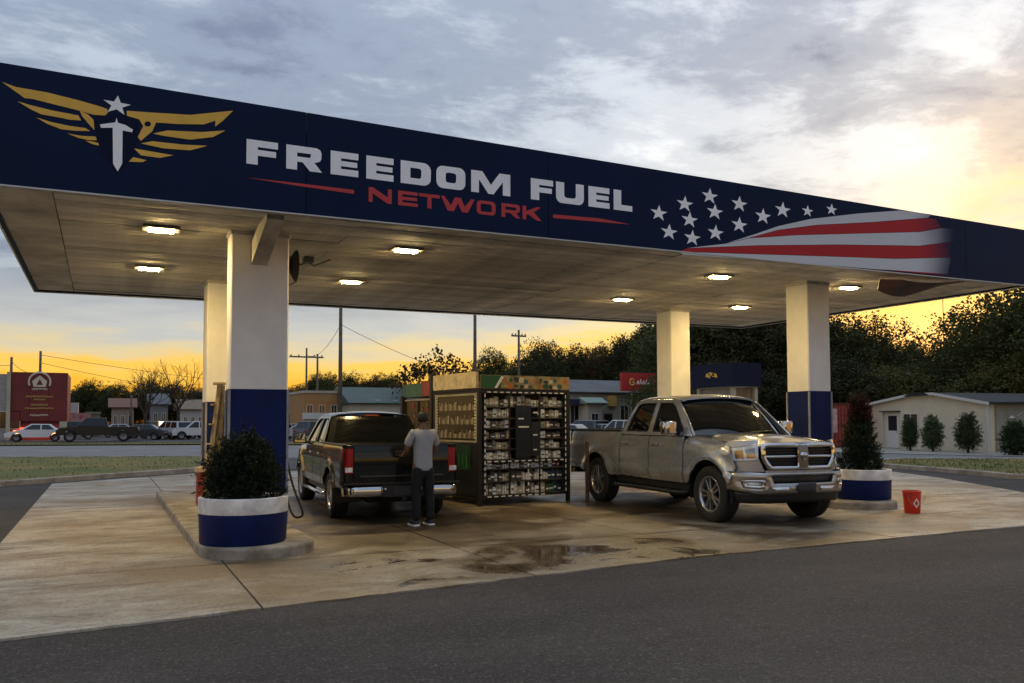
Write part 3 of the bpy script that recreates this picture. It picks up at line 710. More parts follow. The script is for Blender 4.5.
    MB().tube([(0, -.85, Rt), (0, -.2, Rt), (0, 0, Rt), (0, .2, Rt), (0, .85, Rt)], [.05, .05, .16, .05, .05], 10).build('rear_axle', BLACKP, root)
    MB().box(.88, 3.0, -.84, .84, .50, .58).build('cab_floor', BLACKP, root)
    MB().box(.90, .93, -.86, .86, .55, 1.30).build('cab_back_wall', PAINT, root)
    # tailgate
    def tg(u, v): return (-1.215-.018*math.exp(-((v-1.05)/.16)**2)+.012*(v > 1.28), u, v)
    t = link('tailgate', panel([(-.79, .64), (.79, .64), (.79, 1.335), (-.79, 1.335)], (), .07, tg, True), PAINT, root, True); solid(t, .05)
    MB().box(-1.262, -1.235, -.13, .13, 1.15, 1.235).build('tailgate_handle', BLACKP, t, bevel=.01)
    MB().box(-1.252, -1.222, -.70, .70, .80, .825).build('tailgate_strip', mat('dim_strip', (.06, .06, .06), .35, .5), t)
    MB().box(-1.21, -1.15, -.79, .79, 1.325, 1.356).build('tailgate_cap', BLACKP, t)
    # rear bumper: two chrome ends, dark step pad and plate recess
    rb = empty('rear_bumper'); rb.parent = root
    for s in (1, -1):
        def bm(u, v): return (-1.34+.22*max(0, (u-.78)/.2)**2+.03*((v-.56)/.12)**2, s*u, v)
        o = link('bumper_end', panel([(.34, .46), (.97, .48), (.985, .66), (.34, .675)], (), .05, bm, s > 0), CHROME, rb, True); solid(o, .02, crisp=False)
    MB().box(-1.315, -1.2, -.34, .34, .46, .66).build('plate_recess', BLACKP, rb)
    MB().box(-1.325, -1.315, -.155, .155, .485, .64).build('license_plate', PLATEM, rb)
    MB().box(-1.33, -1.16, -.96, .96, .676, .70).build('step_pad', BLACKP, rb)
    MB().box(-1.42, -1.30, -.035, .035, .40, .46).build('tow_hitch', DARKM, rb)
    for yy in (-.30, .30): MB().tube([(-1.326, yy, .60), (-1.332, yy, .60)], .018, 8).build('plate_lamp', CLEARL, rb)
    # roof, glass, hood
    def rfm(u, v): return (u, v, 1.955-.050*(v/.70)**2-.03*max(0, (abs(v)-.6)/.13)**2-.05*abs((u-1.8)/.72)**4)
    o = link('roof', panel([(1.15, -.70), (1.11, 0), (1.15, .70), (1.25, .745), (2.38, .745), (2.50, .70), (2.53, 0), (2.50, -.70), (2.38, -.745), (1.25, -.745)], (), .08, rfm), PAINT, root, True); solid(o, .03)
    def wsm(u, v):       # u across, v 0..1 up
        return (3.13-.66*v-.16*(u/.8)**2*(1-.3*v)+.03*math.sin(math.pi*v), u*(1-.135*v), 1.275+.595*v)
    o = link('windshield', panel([(-.80, 0), (.80, 0), (.80, 1), (-.80, 1)], (), .1, wsm), GLASS, root, True); solid(o, .008)
    for s in (1, -1):
        pts = [wsm(s*.80, v) for v in np.linspace(0, .97, 7)]; MB().tube([(p[0]-.02, p[1]+s*.008, p[2]-.012) for p in pts], .03, 8).build('a_pillar', PAINT, root, True)
        wp = [wsm(s*.05+u, .03+.10*abs(u)) for u in np.linspace(-.02, .62, 5)]; MB().tube([(p[0]+.02, p[1], p[2]+.012) for p in wp], .009, 5).build('wiper', BLACKP, root)
    def rwm(u, v): return (.925+.20*v-.03*(1-(u/.8)**2), u*(1-.15*v), 1.285+.555*v)
    o = link('rear_window', panel([(-.78, .06), (.78, .06), (.78, .93), (-.78, .93)], (), .12, rwm, True), GLASS, root, True); solid(o, .01)
    o = link('rear_window_frame', panel([(-.88, 0), (.88, 0), (.88, 1.0), (-.88, 1.0)], ([(-.76, .09), (.76, .09), (.76, .90), (-.76, .90)],), .12, lambda u, v: (rwm(u, v)[0]-.006, rwm(u, v)[1], rwm(u, v)[2]), True), PAINT, root, True); solid(o, .02)
    MB().box(1.06, 1.085, -.13, .13, 1.848, 1.872).build('brake_lamp', REDL, root)
    def hm(u, v):
        a = abs(v); bul = .035*(1/(1+math.exp((a-.52)/.03)))
        return (u-.13*(v/.85)**2*(1 if u > 4 else max(0, (u-3)/1.0)), v, 1.275+bul-.035*((u-3.0)/1.4)-.075*max(0, (u-3.3)/1.1)**3-.045*(a/.85)**2)
    o = link('hood', panel([(3.06, -.83), (3.14, 0), (3.06, .83), (3.7, .835), (4.2, .80), (4.40, .72), (4.44, 0), (4.40, -.72), (4.2, -.80), (3.7, -.835)], (), .055, hm), PAINT, root, True); solid(o, .03)
    MB().box(2.9, 3.16, -.80, .80, 1.20, 1.262).build('cowl', BLACKP, root)
    MB().box(3.0, 4.25, -.72, .72, .55, 1.10).build('engine_bay', BLACKP, root)
    # interior silhouettes
    for x in (1.35, 2.25):
        for yy in (-.38, .38): MB().bbox((x, yy, 1.25), (.16, .5, .7), .05).build('seat', BLACKP, root)
    # nose
    def xn(y): return 4.46-.10*(y/.7)**2-.36*max(0, (abs(y)-.66)/.30)**2
    def nose(dx, rake=.10): return lambda u, v: (xn(u)+dx-rake*(v-.95)**2-.10*max(0, v-1.05), u, v)
    gr = empty('grille'); gr.parent = root
    def np_(name, out, holes, m, dx, parent=gr, th=.02, step=.06):
        o = link(name, panel(out, holes, step, nose(dx), False), m, parent, True); solid(o, th, crisp=m is not CHROME); return o
    outer = [(-.56, .80), (.56, .80), (.66, .98), (.66, 1.14), (.60, 1.185), (.12, 1.185), (0, 1.16), (-.12, 1.185), (-.60, 1.185), (-.66, 1.14), (-.66, .98)]
    hl = [(-.51, .855), (-.085, .855), (-.085, 1.125), (-.57, 1.13), (-.60, 1.105), (-.60, .985)]; hr = [(-y, z) for y, z in hl][::-1]
    np_('grille_frame', outer, (hl, hr), CHROME, .03, th=.05)
    np_('grille_mesh', [(-.60, .84), (.60, .84), (.62, 1.14), (-.62, 1.14)], (), mat('grille_black', (.006, .006, .006), .6), -.045)
    for s in (1, -1):
        np_('grille_bar', [(s*.085, .98), (s*.605, .975), (s*.605, 1.005), (s*.085, 1.01)][::1 if s > 0 else -1], (), CHROME, .012, th=.03)
        for z in (.90, .935, 1.045, 1.085):
            np_('grille_slat', [(s*.085, z-.005), (s*.58, z-.005), (s*.58, z+.005), (s*.085, z+.005)][::1 if s > 0 else -1], (), BLACKP, -.01, th=.03, step=.2)
    np_('grille_centre', [(-.075, .83), (.075, .83), (.085, .98), (.085, 1.16), (0, 1.15), (-.085, 1.16), (-.085, .98)], (), mat('gun_metal', (.20, .20, .20), .3, .9), .035, th=.03)
    # ram-head shaped emblem: brow, curled horns, muzzle
    np_('emblem', [(-.018, .935), (.018, .935), (.034, .975), (.03, 1.0), (.055, .985), (.068, 1.005), (.064, 1.035), (.04, 1.05), (-.04, 1.05), (-.064, 1.035), (-.068, 1.005), (-.055, .985), (-.03, 1.0), (-.034, .975)], (), CHROME, .05, th=.012, step=.2)
    for s in (1, -1):
        k = 1 if s > 0 else -1
        def hlm(dx): return lambda u, v: (xn(u)+dx-.10*(v-.95)**2-.12*max(0, v-1.02)-.02, s*u, v)
        lamp = [(.685, .945), (.93, .925), (.975, 1.06), (.93, 1.105), (.70, 1.165), (.675, 1.14)]
        o = link('headlight', panel(lamp, (), .035, hlm(.012), s < 0), CLEARL, root, True); solid(o, .03)
        q = link('turn_lens', panel([(.915, .95), (.945, .955), (.968, 1.055), (.93, 1.085), (.905, 1.07)], (), .03, hlm(.022), s < 0), AMBER, o, True); solid(q, .01)
        q = link('lamp_reflector', panel([(.72, .975), (.80, .97), (.81, 1.09), (.72, 1.12)], (), .05, hlm(.02), s < 0), mat('lamp_inner', (.30, .30, .32), .1, .8), o, True); solid(q, .006)
        q = link('lamp_reflector', panel([(.825, .965), (.885, .96), (.89, 1.07), (.83, 1.085)], (), .05, hlm(.02), s < 0), mat('lamp_inner', (.30, .30, .32), .1, .8), o, True); solid(q, .006)
        o = link('nose_corner', panel([(.585, .78), (.96, .78), (.965, .915), (.685, .935), (.672, .97)], (), .05, hlm(.0), s < 0), PAINT, root, True); solid(o, .02)
        o = link('nose_corner', panel([(.672, 1.15), (.70, 1.172), (.93, 1.11), (.975, 1.07), (.99, 1.12), (.90, 1.215), (.66, 1.225)], (), .05, hlm(.0), s < 0), PAINT, root, True); solid(o, .02)
    np_('grille_sill', [(-.60, .76), (.60, .76), (.59, .80), (-.59, .80)], (), PAINT, .02, root)
    # front bumper
    fb = empty('front_bumper'); fb.parent = root
    def bx(dx): return lambda u, v: (xn(u*.96)+.075+dx-.9*max(0, .60-v)**2-.3*max(0, v-.70)**2, u, v)
    def bp(name, out, holes, m, dx=0, th=.025, step=.06, parent=fb):
        o = link(name, panel(out, holes, step, bx(dx), False), m, parent, True); solid(o, th, crisp=False); return o
    slot = [(-.52, .615), (.52, .615), (.56, .73), (-.56, .73)]
    fogs = [[(s*.66, .55), (s*.86, .56), (s*.88, .655), (s*.66, .655)][::k] for s, k in ((1, 1), (-1, -1))]
    bp('bumper_bar', [(-.985, .52), (-.72, .47), (.72, .47), (.985, .52), (1.0, .70), (.985, .785), (.62, .765), (-.62, .765), (-.985, .785), (-1.0, .70)], (slot, *fogs), mat('bumper_silver', (.42, .40, .37), .28, .9) if silver else CHROME)
    bp('lower_grille', [(-.58, .60), (.58, .60), (.60, .74), (-.60, .74)], (), BLACKP, -.05)
    for s, k in ((1, 1), (-1, -1)):
        bp('fog_bezel', [(s*.65, .54), (s*.88, .55), (s*.90, .665), (s*.65, .665)][::k], ([(s*.69, .585), (s*.85, .59), (s*.86, .645), (s*.69, .645)],), CHROME, .006, .02)
        bp('fog_light', [(s*.68, .575), (s*.86, .585), (s*.87, .65), (s*.68, .65)][::k], (), CLEARL if s > 0 else CLEARL, -.03)
        bp('tow_hook_trim', [(s*.27, .50), (s*.50, .50), (s*.56, .56), (s*.27, .565)][::k], (), mat('bright_trim', (.75, .75, .74), .2, .9), .02, .02)
    bp('air_dam', [(-.90, .33), (.90, .33), (.95, .49), (-.95, .49)], (), BLACKP, -.05)
    bp('license_plate', [(-.155, .475), (.155, .475), (.155, .63), (-.155, .63)], (), PLATEM, .035, .01)
SILVER = paint('pewter_paint', (.52, .54, .57), .7, .25)
BLACK = paint('black_paint', (.010, .011, .010), .0, .16)
t1 = empty('pickup_truck', (10.05, 14.62, 0), R(-94), 'pewter crew cab pickup facing the road with chrome grille', 'pickup truck', scale=1.075)
make_truck(t1, SILVER, True)
t2 = empty('pickup_truck', (4.42, 14.22, 0), R(85.7), 'black pickup seen from behind at the left pump', 'pickup truck', scale=1.0)
t2.scale = (1.0, .97, .93)
make_truck(t2, BLACK, False)

# ------------------------------------------------------------------ foliage
def leafmat(name, c0, c1, c2=None):
    m, b, L, noise, rng, mix, mth, bump, tc, N = node_mat(name)
    c = mix(rng(noise(2.2, 4, .6), .35, .68), c0, c1); c = mix(mth('MULTIPLY', rng(noise(9, 3, .6), .45, .75), .6), c, c2 or tuple(q*.4 for q in c0))
    oi = N('ShaderNodeObjectInfo'); hs = N('ShaderNodeHueSaturation'); L(c, hs.inputs['Color']); L(rng(oi.outputs['Random'], 0, 1, .6, 1.55), hs.inputs['Value']); L(hs.outputs[0], b.inputs['Base Color'])
    b.inputs['Roughness'].default_value = .6; b.inputs['Specular IOR Level'].default_value = .25
    tr = N('ShaderNodeBsdfTranslucent'); L(hs.outputs[0], tr.inputs[0]); ms = N('ShaderNodeMixShader'); ms.inputs[0].default_value = .28
    out = [n for n in m.node_tree.nodes if n.type == 'OUTPUT_MATERIAL'][0]
    L(b.outputs[0], ms.inputs[1]); L(tr.outputs[0], ms.inputs[2]); L(ms.outputs[0], out.inputs[0]); return m
BARK = mat('bark', (.055, .042, .03), .9, var=.5, vscale=6, bump=.5, bscale=20)
LEAF_D = leafmat('leaf_dark', (.034, .046, .013), (.066, .068, .02)); LEAF_M = leafmat('leaf_mid', (.065, .070, .02), (.105, .088, .026)); LEAF_A = leafmat('leaf_autumn', (.10, .055, .016), (.13, .075, .02))
LEAF_J = leafmat('leaf_juniper', (.016, .03, .012), (.03, .046, .018)); LEAF_S = leafmat('leaf_shrub', (.075, .115, .045), (.115, .15, .065)); LEAF_R = leafmat('leaf_rust', (.075, .022, .016), (.05, .035, .02))
def quads(name, C, U, W):
    n = len(C); V = np.empty((n, 4, 3), np.float32)
    V[:, 0] = C-U*.5; V[:, 1] = C+W*.5-U*.06; V[:, 2] = C+U*.5; V[:, 3] = C-W*.5-U*.06
    me = bpy.data.meshes.new(name); me.vertices.add(4*n); me.vertices.foreach_set('co', V.reshape(-1))
    me.loops.add(4*n); me.loops.foreach_set('vertex_index', np.arange(4*n, dtype=np.int32)); me.polygons.add(n)
    me.polygons.foreach_set('loop_start', np.arange(0, 4*n, 4, dtype=np.int32)); me.update(calc_edges=True); return me
def rdir(rn, n):
    d = rn.normal(size=(n, 3)); return d/np.linalg.norm(d, axis=1, keepdims=True)
def crown_mesh(name, seed, n, lobes, leaf, shell=.62, flat=.0):
    """lobes: (centre, radii); leaves sit in small sprays through each lobe, denser towards its skin"""
    rn = np.random.default_rng(seed); wts = np.array([l[1][0]*l[1][1]*l[1][2] for l in lobes])**.75; wts /= wts.sum()
    Cs = []
    for (c, r), k in zip(lobes, (wts*n).astype(int)):
        ns = max(3, k//14); d = rdir(rn, ns); rad = shell+(1-shell)*rn.random((ns, 1))**.8; rad *= 1+.16*rn.normal(size=(ns, 1))
        ctr = np.array(c)+d*rad*np.array(r)
        sp = np.repeat(ctr, 14, 0)+rn.normal(size=(ns*14, 3))*leaf*1.5; Cs.append(sp)
    C = np.concatenate(Cs); m = len(C); U = rdir(rn, m); U[:, 2] = U[:, 2]*(1-flat)-.15; U /= np.linalg.norm(U, axis=1, keepdims=True)
    T = rdir(rn, m); W = np.cross(U, T); W /= np.linalg.norm(W, axis=1, keepdims=True)+1e-6
    s = leaf*(.6+.8*rn.random((m, 1))); return quads(name, C, U*s*1.5, W*s)
def branches(mb, p, d, L, r, depth, rn, tips, spread=.55, n=6, up_=.12):
    p = Vector(p); d = Vector(d).normalized(); pts = [p]; q = p.copy(); dd = d.copy()
    for i in range(3):
        dd = (dd+Vector(rn.normal(size=3))*.13+Vector((0, 0, up_))).normalized(); q = q+dd*L/3; pts.append(q.copy())
    mb.tube(pts, [r, r*.9, r*.8, r*.66], n if depth > 1 else 4, cap=False)
    if depth == 0: tips.append(q); return
    for k in range(2 if rn.random() < .55 else 3):
        a = Vector(rn.normal(size=3)); a = (a-dd*a.dot(dd)).normalized(); nd = (dd*(1-spread*.4)+a*spread*(.7+.6*rn.random())).normalized()
        branches(mb, pts[-1-(k % 2)], nd, L*(.66+.2*rn.random()), r*.62, depth-1, rn, tips, spread, n, up_)
TREE_VARS = []
def tree_variant(seed, h, w, leaf, n, trunkf=.25, depth=3, kind='round'):
    rn = np.random.default_rng(seed); mb = MB(); tips = []
    mb.tube([(0, 0, -.1), (.02*h*rn.normal(), 0, h*trunkf*.5), (0, .01*h, h*trunkf)], [h*.030, h*.022, h*.019], 8, cap=False)
    for k in range(5):
        a = k*1.257+rn.random()*.5; branches(mb, (0, 0, h*trunkf*(.85+.05*k)), (math.cos(a)*.75, math.sin(a)*.75, .8+.1*k), h*.20, h*.012, depth, rn, tips, .5)
    tr = mb.mesh('trunk')
    lobes = []
    nl = 17
    for k in range(nl):
        z = trunkf+.06+(1-trunkf-.14)*((k+.5)/nl); f = math.sin(math.pi*min(1, max(.08, ((z-trunkf)/(1-trunkf))**.8)))
        a = k*2.4+rn.random(); rad = w*.36*f*(.6+.6*rn.random()); rr = w*(.13+.12*rn.random())*(.65+.6*f)
        lobes.append(((math.cos(a)*rad, math.sin(a)*rad, z*h), (rr, rr, rr*(.75+.4*rn.random()))))
    lobes.append(((0, 0, h*.62), (w*.25, w*.25, h*.24)))
    cr_ = crown_mesh('crown', seed+50, n, lobes, leaf, .45)
    return tr, cr_
def plant_tree(name, me, m, loc, sc, rz, label, cat='tree', group=None):
    t = empty(name, loc, rz, label, cat, group); t.scale = sc if isinstance(sc, tuple) else (sc,)*3
    link('trunk', me[0], BARK, t); c = bpy.data.objects.new('crown', me[1]); COL.objects.link(c); c.parent = t
    if not me[1].materials: me[1].materials.append(m)
    c.material_slots[0].link = 'OBJECT'; c.material_slots[0].material = m
    return t
TV = [tree_variant(11, 10, 8.5, .125, 34000), tree_variant(12, 10, 7.0, .12, 28000, .2), tree_variant(13, 10, 9.5, .125, 36000, .18), tree_variant(14, 10, 6.0, .115, 16000, .3), tree_variant(15, 10, 7.5, .115, 6500, .25)]
# woods behind the station on the right, every tree planted on its own
rn = np.random.default_rng(5)
def tree_at(px, Y, topy, v, m, wf, label, group):
    p = at(px, 421, Y); top = at(px, topy, Y).z; s = top/10.0
    plant_tree('tree', TV[v], m, (p.x, p.y, 0), (s*wf, s*wf, s), rn.uniform(0, 6.28), label, 'tree', group)
right = [(700, 54, 300, 0), (735, 52, 304, 2), (765, 55, 296, 1), (800, 52, 300, 0), (838, 50, 308, 4), (862, 48, 312, 4), (890, 46, 318, 4), (925, 47, 342, 4), (950, 46, 338, 4), (974, 45, 312, 4), (994, 42, 300, 4), (1018, 38, 284, 4), (1052, 36, 276, 2), (1090, 34, 270, 0),
         (715, 62, 318, 2), (752, 62, 316, 0), (820, 60, 322, 2), (860, 58, 334, 0), (905, 56, 344, 1), (960, 54, 346, 2), (1005, 52, 330, 0)]
ordn = lambda n: '%d%s' % (n, 'th' if 10 < n % 100 < 14 else {1: 'st', 2: 'nd', 3: 'rd'}.get(n % 10, 'th'))
words = ['tall dark', 'broad', 'dense', 'rounded', 'shaggy', 'leafy', 'bushy', 'spreading']
for i, (px, Y, ty, v) in enumerate(right):
    tree_at(px, Y, ty, v, (LEAF_M if i % 2 else LEAF_D) if px > 820 else (LEAF_M if i % 4 == 1 else LEAF_D), 1.15, ('%s tree, %s from left in the right hand wood%s' % (words[i % 8], ordn(sorted(q[0] for q in right).index(px)+1), ', over the cream building' if px > 865 else '')), 'trees of the wood on the right')
low = [(690, 48, 372, 2), (722, 47, 366, 0), (760, 46, 370, 1), (800, 46, 360, 2), (845, 44, 362, 0), (885, 43, 366, 2), (920, 42, 362, 1), (955, 41, 366, 0), (990, 38, 360, 2), (1025, 35, 358, 0)]
for i, (px, Y, ty, v) in enumerate(low):
    tree_at(px, Y, ty, v, LEAF_M if i % 2 else LEAF_D, 1.7, 'low undergrowth tree, %s from left, edging the right hand wood' % ordn(i+1), 'undergrowth of the wood on the right')
midt = [(640, 95, 326, 3, LEAF_D), (622, 92, 338, 1, LEAF_A), (600, 98, 352, 0, LEAF_M), (583, 100, 346, 1, LEAF_A), (560, 100, 348, 2, LEAF_D), (540, 104, 346, 0, LEAF_D), (495, 108, 350, 1, LEAF_D), (662, 88, 322, 0, LEAF_D), (684, 90, 318, 2, LEAF_D), (520, 112, 366, 2, LEAF_D), (572, 108, 362, 0, LEAF_D), (612, 105, 360, 2, LEAF_D), (650, 100, 350, 2, LEAF_D)]
for i, (px, Y, ty, v, m) in enumerate(midt):
    tree_at(px, Y, ty, v, m, 1.0, ('rust tinged autumn tree' if m == LEAF_A else 'dark tree')+', %s from left behind the grey roofed shops' % ordn(sorted(q[0] for q in midt).index(px)+1), 'trees behind the grey roofed shops')
leftt = [(300, 120, 384, 2), (318, 118, 377, 0), (330, 122, 374, 1), (352, 124, 376, 0), (365, 120, 380, 2), (378, 122, 374, 1), (392, 120, 378, 0), (408, 118, 386, 2), (288, 116, 392, 0), (424, 122, 388, 0), (445, 120, 390, 2), (465, 120, 378, 1),
         (78, 130, 386, 1), (92, 128, 383, 0), (113, 126, 384, 2), (148, 124, 382, 0), (172, 122, 384, 2), (196, 120, 390, 0), (130, 132, 394, 2), (212, 122, 384, 1)]
for i, (px, Y, ty, v) in enumerate(leftt):
    m = LEAF_A if px == 378 else LEAF_D
    tree_at(px, Y, ty, v, m, 1.05, ('rust tinged tree above the green roof' if px == 378 else 'dark skyline tree, %s from left, behind the %s' % (ordn(sorted(q[0] for q in leftt).index(px)+1), 'green roofed building' if px > 250 else 'far left parking lot')), 'skyline trees on the left')
# bare trees
def bare_tree(px, Y, topy, seed, label, leaves=0):
    rn2 = np.random.default_rng(seed); p = at(px, 421, Y); H = at(px, topy, Y).z; mb = MB(); tips = []
    mb.tube([(0, 0, 0), (.05, 0, H*.2), (0, .05, H*.38)], [H*.028, H*.022, H*.018], 8, cap=False)
    for k in range(5):
        a = k*1.26+rn2.random(); branches(mb, (0, 0, H*(.26+.03*k)), (math.cos(a)*.7, math.sin(a)*.7, .9), H*.23, H*.013, 4, rn2, tips, .6, 5, .10)
    t = empty('bare_tree', p, 0, label, 'tree'); t.location.z = 0; mb.build('trunk', BARK, t)
    if leaves:
        C = np.repeat(np.array([tuple(q) for q in tips]), leaves, 0); C = C+rn2.normal(size=C.shape)*H*.035; U = rdir(rn2, len(C)); W = np.cross(U, rdir(rn2, len(C))); s = H*.035
        link('crown', quads('crown', C, U*s*1.4, W*s), LEAF_A, t)
bare_tree(145, 88, 363, 3, 'bare branched tree over the far parking lot, left of a pair'); bare_tree(178, 90, 360, 4, 'bare branched tree over the far parking lot, right of a pair')
bare_tree(436, 82, 354, 6, 'spreading half bare tree against the orange sky behind the kiosk', 6)

# ------------------------------------------------------------------ planters with their shrubs
def planter(loc, r, h, label):
    p = empty('planter', loc, 0, label, 'planter')
    MB().lathe([(r*.94, 0), (r*.975, .02), (r*1.0, h*.66)], 48).build('tub', COLB, p, True)
    MB().lathe([(r*1.0, h*.66+.001), (r*1.004, h*.67), (r*1.01, h*.985), (r*.995, h), (r*.90, h), (r*.885, h*.99), (r*.87, h*.8)], 48).build('band', mat('planter_white', (.82, .81, .78), .55, var=.35, vscale=4, bump=.1, bscale=8), p, 'auto')
    mb = MB(); n = 40; v = [(0, 0, h*.93)]+[(r*.88*math.cos(2*math.pi*i/n), r*.88*math.sin(2*math.pi*i/n), h*.88) for i in range(n)]
    mb.add(v, [(0, 1+i, 1+(i+1) % n) for i in range(n)]); mb.build('soil', mat('soil', (.035, .024, .016), .95, var=.4, vscale=12, bump=1, bscale=30), p)
    return p
planter((1.60, 10.98, .14), .53, .56, 'round blue and white planter on the left pump island'); planter((13.0, 11.62, .14), .50, .56, 'round blue and white planter by the front right column')
def needle_shrub(name, loc, lobes, n, leaf, m, label, seed, stemh, m2=None, frac=0, zcut=9):
    t = empty(name, loc, 0, label, 'shrub'); rn2 = np.random.default_rng(seed); mb = MB()
    for k in range(9):
        a = k*.7; q = lobes[k % len(lobes)][0]; mb.tube([(.03*math.cos(a), .03*math.sin(a), -.05), (.4*q[0]+.05*math.cos(a), .4*q[1]+.05*math.sin(a), stemh), (q[0], q[1], q[2])], [.02, .015, .006], 5)
    mb.build('stem', BARK, t)
    Cs = []; Us = []
    wts = np.array([l[1][0]*l[1][1]*l[1][2] for l in lobes])**.7; wts /= wts.sum()
    for (c, r), k in zip(lobes, (wts*n).astype(int)):
        ns = max(3, k//22); d = rdir(rn2, ns); P = np.array(c)+d*np.array(r)*(.45+.62*rn2.random((ns, 1)))
        dr = d+rn2.normal(size=(ns, 3))*.35+np.array([0, 0, .45]); dr /= np.linalg.norm(dr, axis=1, keepdims=True)
        tt = rn2.random((ns, 22, 1))*leaf*6; Q = P[:, None]+dr[:, None]*tt+rn2.normal(size=(ns, 22, 3))*leaf*.55
        u = dr[:, None]*.9+rn2.normal(size=(ns, 22, 3))*.6; u /= np.linalg.norm(u, axis=2, keepdims=True); Cs.append(Q.reshape(-1, 3)); Us.append(u.reshape(-1, 3))
    C = np.concatenate(Cs); U = np.concatenate(Us); W = np.cross(U, rdir(rn2, len(C)))
    hi = C[:, 2] > zcut
    link('foliage', quads('foliage', C[~hi], U[~hi]*leaf*2.2, W[~hi]*leaf*.7), m, t)
    if m2 is not None: link('foliage_tip', quads('foliage_tip', C[hi], U[hi]*leaf*2.2, W[hi]*leaf*.7), m2, t)
    return t
lob = []
r3 = np.random.default_rng(8)
for k in range(20):
    a = k*2.4; z = .10+.56*(k/20); q = .30*math.sin(math.pi*(.28+.64*k/20)); lob.append(((q*math.cos(a), q*math.sin(a), z), (.17, .17, .15)))
lob.append(((.03, 0, .74), (.09, .09, .18))); lob.append(((.16, .05, .58), (.06, .06, .15))); lob.append(((-.2, .0, .52), (.07, .07, .15)))
needle_shrub('potted_shrub', (1.58, 10.98, .62), lob, 24000, .024, LEAF_J, 'bushy dark green shrub growing in the left planter', 3, .2)
lob = [((.21*(1-k/15)*math.cos(k*2.4), .21*(1-k/15)*math.sin(k*2.4), .12+.086*k), (.19*(1-.5*k/15), .19*(1-.5*k/15), .16)) for k in range(15)]
needle_shrub('potted_shrub', (12.92, 11.60, .62), lob, 30000, .022, LEAF_J, 'conical potted shrub with rust red tip in the right planter', 4, .2, LEAF_R, 0, .98)

# ------------------------------------------------------------------ red bucket
bk = empty('bucket', (12.72, 10.32, .006), R(-20), 'red plastic bucket with white diamond mark standing on the concrete', 'bucket')
REDP = mat('red_plastic', (.62, .028, .010), .4, var=.12, vscale=6)
MB().lathe([(0, .0), (.122, .0), (.128, .01), (.147, .355), (.158, .36), (.158, .385), (.146, .386), (.122, .03), (0, .03)], 32).build('pail', REDP, bk, 'auto')
for z in (.30, .33): MB().lathe([(.143, z-.006), (.156, z-.004), (.156, z+.004), (.145, z+.006)], 32).build('rib', REDP, bk, True)
MB().tube([(.16*math.cos(a), .16*math.sin(a)*.2-.16, .33-.19*math.sin(a)) for a in np.linspace(0, math.pi, 12)], .004, 5).build('handle', METAL, bk)
def bmap(a0): return lambda u, v: ((.1335+.055*v+.001)*math.cos(a0+u/.14), (.1335+.055*v+.001)*math.sin(a0+u/.14), v)
link('mark', panel([(0, .09), (.055, .18), (0, .27), (-.055, .18)], ([(0, .13), (.03, .18), (0, .23), (-.03, .18)][::-1],), .02, bmap(R(-92))), mat('white_print', (.7, .68, .64), .6), bk)

# ------------------------------------------------------------------ left pump island furniture
dp = empty('fuel_dispenser', (2.14, 13.75, .14), 0, 'dark fuel dispenser with hanging hoses behind the front left column', 'fuel pump')
MB().bbox((0, 0, .85), (.62, 1.05, 1.70), .04).build('cabinet', mat('pump_blue', (.012, .014, .028), .4, var=.2), dp, bevel=.01)
MB().bbox((0, 0, 1.84), (.70, 1.15, .26), .03).build('valance', mat('pump_dark', (.02, .02, .022), .45), dp)
for s in (1, -1):
    f = MB().box(s*.312-.006, s*.312+.006, -.40, .40, .95, 1.55).build('display_panel', mat('pump_panel', (.16, .16, .17), .35), dp)
    MB().box(s*.32-.004, s*.32+.004, -.22, .22, 1.32, 1.48).build('screen', mat('pump_screen', (.01, .02, .018), .1), f)
    nz = MB(); nz.tube([(s*.36, -.20, 1.02), (s*.38, -.22, .88), (s*.37, -.24, .80)], .03, 8); nz.tube([(s*.37, -.22, 1.02), (s*.40, -.14, 1.07), (s*.40, -.04, 1.02)], .016, 8)
    nz.build('nozzle', BLACKR, dp, True)
    hz = [(s*.35, -.40, 1.78), (s*.41, -.44, 1.5), (s*.42, -.50, .95), (s*.50, -.60, .5), (s*.62, -.72, .12), (s*.60, -.66, .03), (s*.52, -.56, .04), (s*.46, -.45, .22), (s*.40, -.32, .55), (s*.37, -.24, .80)]
    sm = []
    for i in range(len(hz)-1):
        p0, p1, p2, p3 = (Vector(hz[max(0, i-1)]), Vector(hz[i]), Vector(hz[i+1]), Vector(hz[min(len(hz)-1, i+2)]))
        for t in np.linspace(0, 1, 6)[:-1]:
            sm.append(.5*((2*p1)+(p2-p0)*t+(2*p0-5*p1+4*p2-p3)*t*t+(3*p1-p0-3*p2+p3)*t**3))
    MB().tube(sm, .017, 7).build('hose', BLACKR, dp, True)
MB().box(.30, .55, -.05, .20, 1.28, 1.62).build('payment_terminal', BLACKP, dp, bevel=.02)
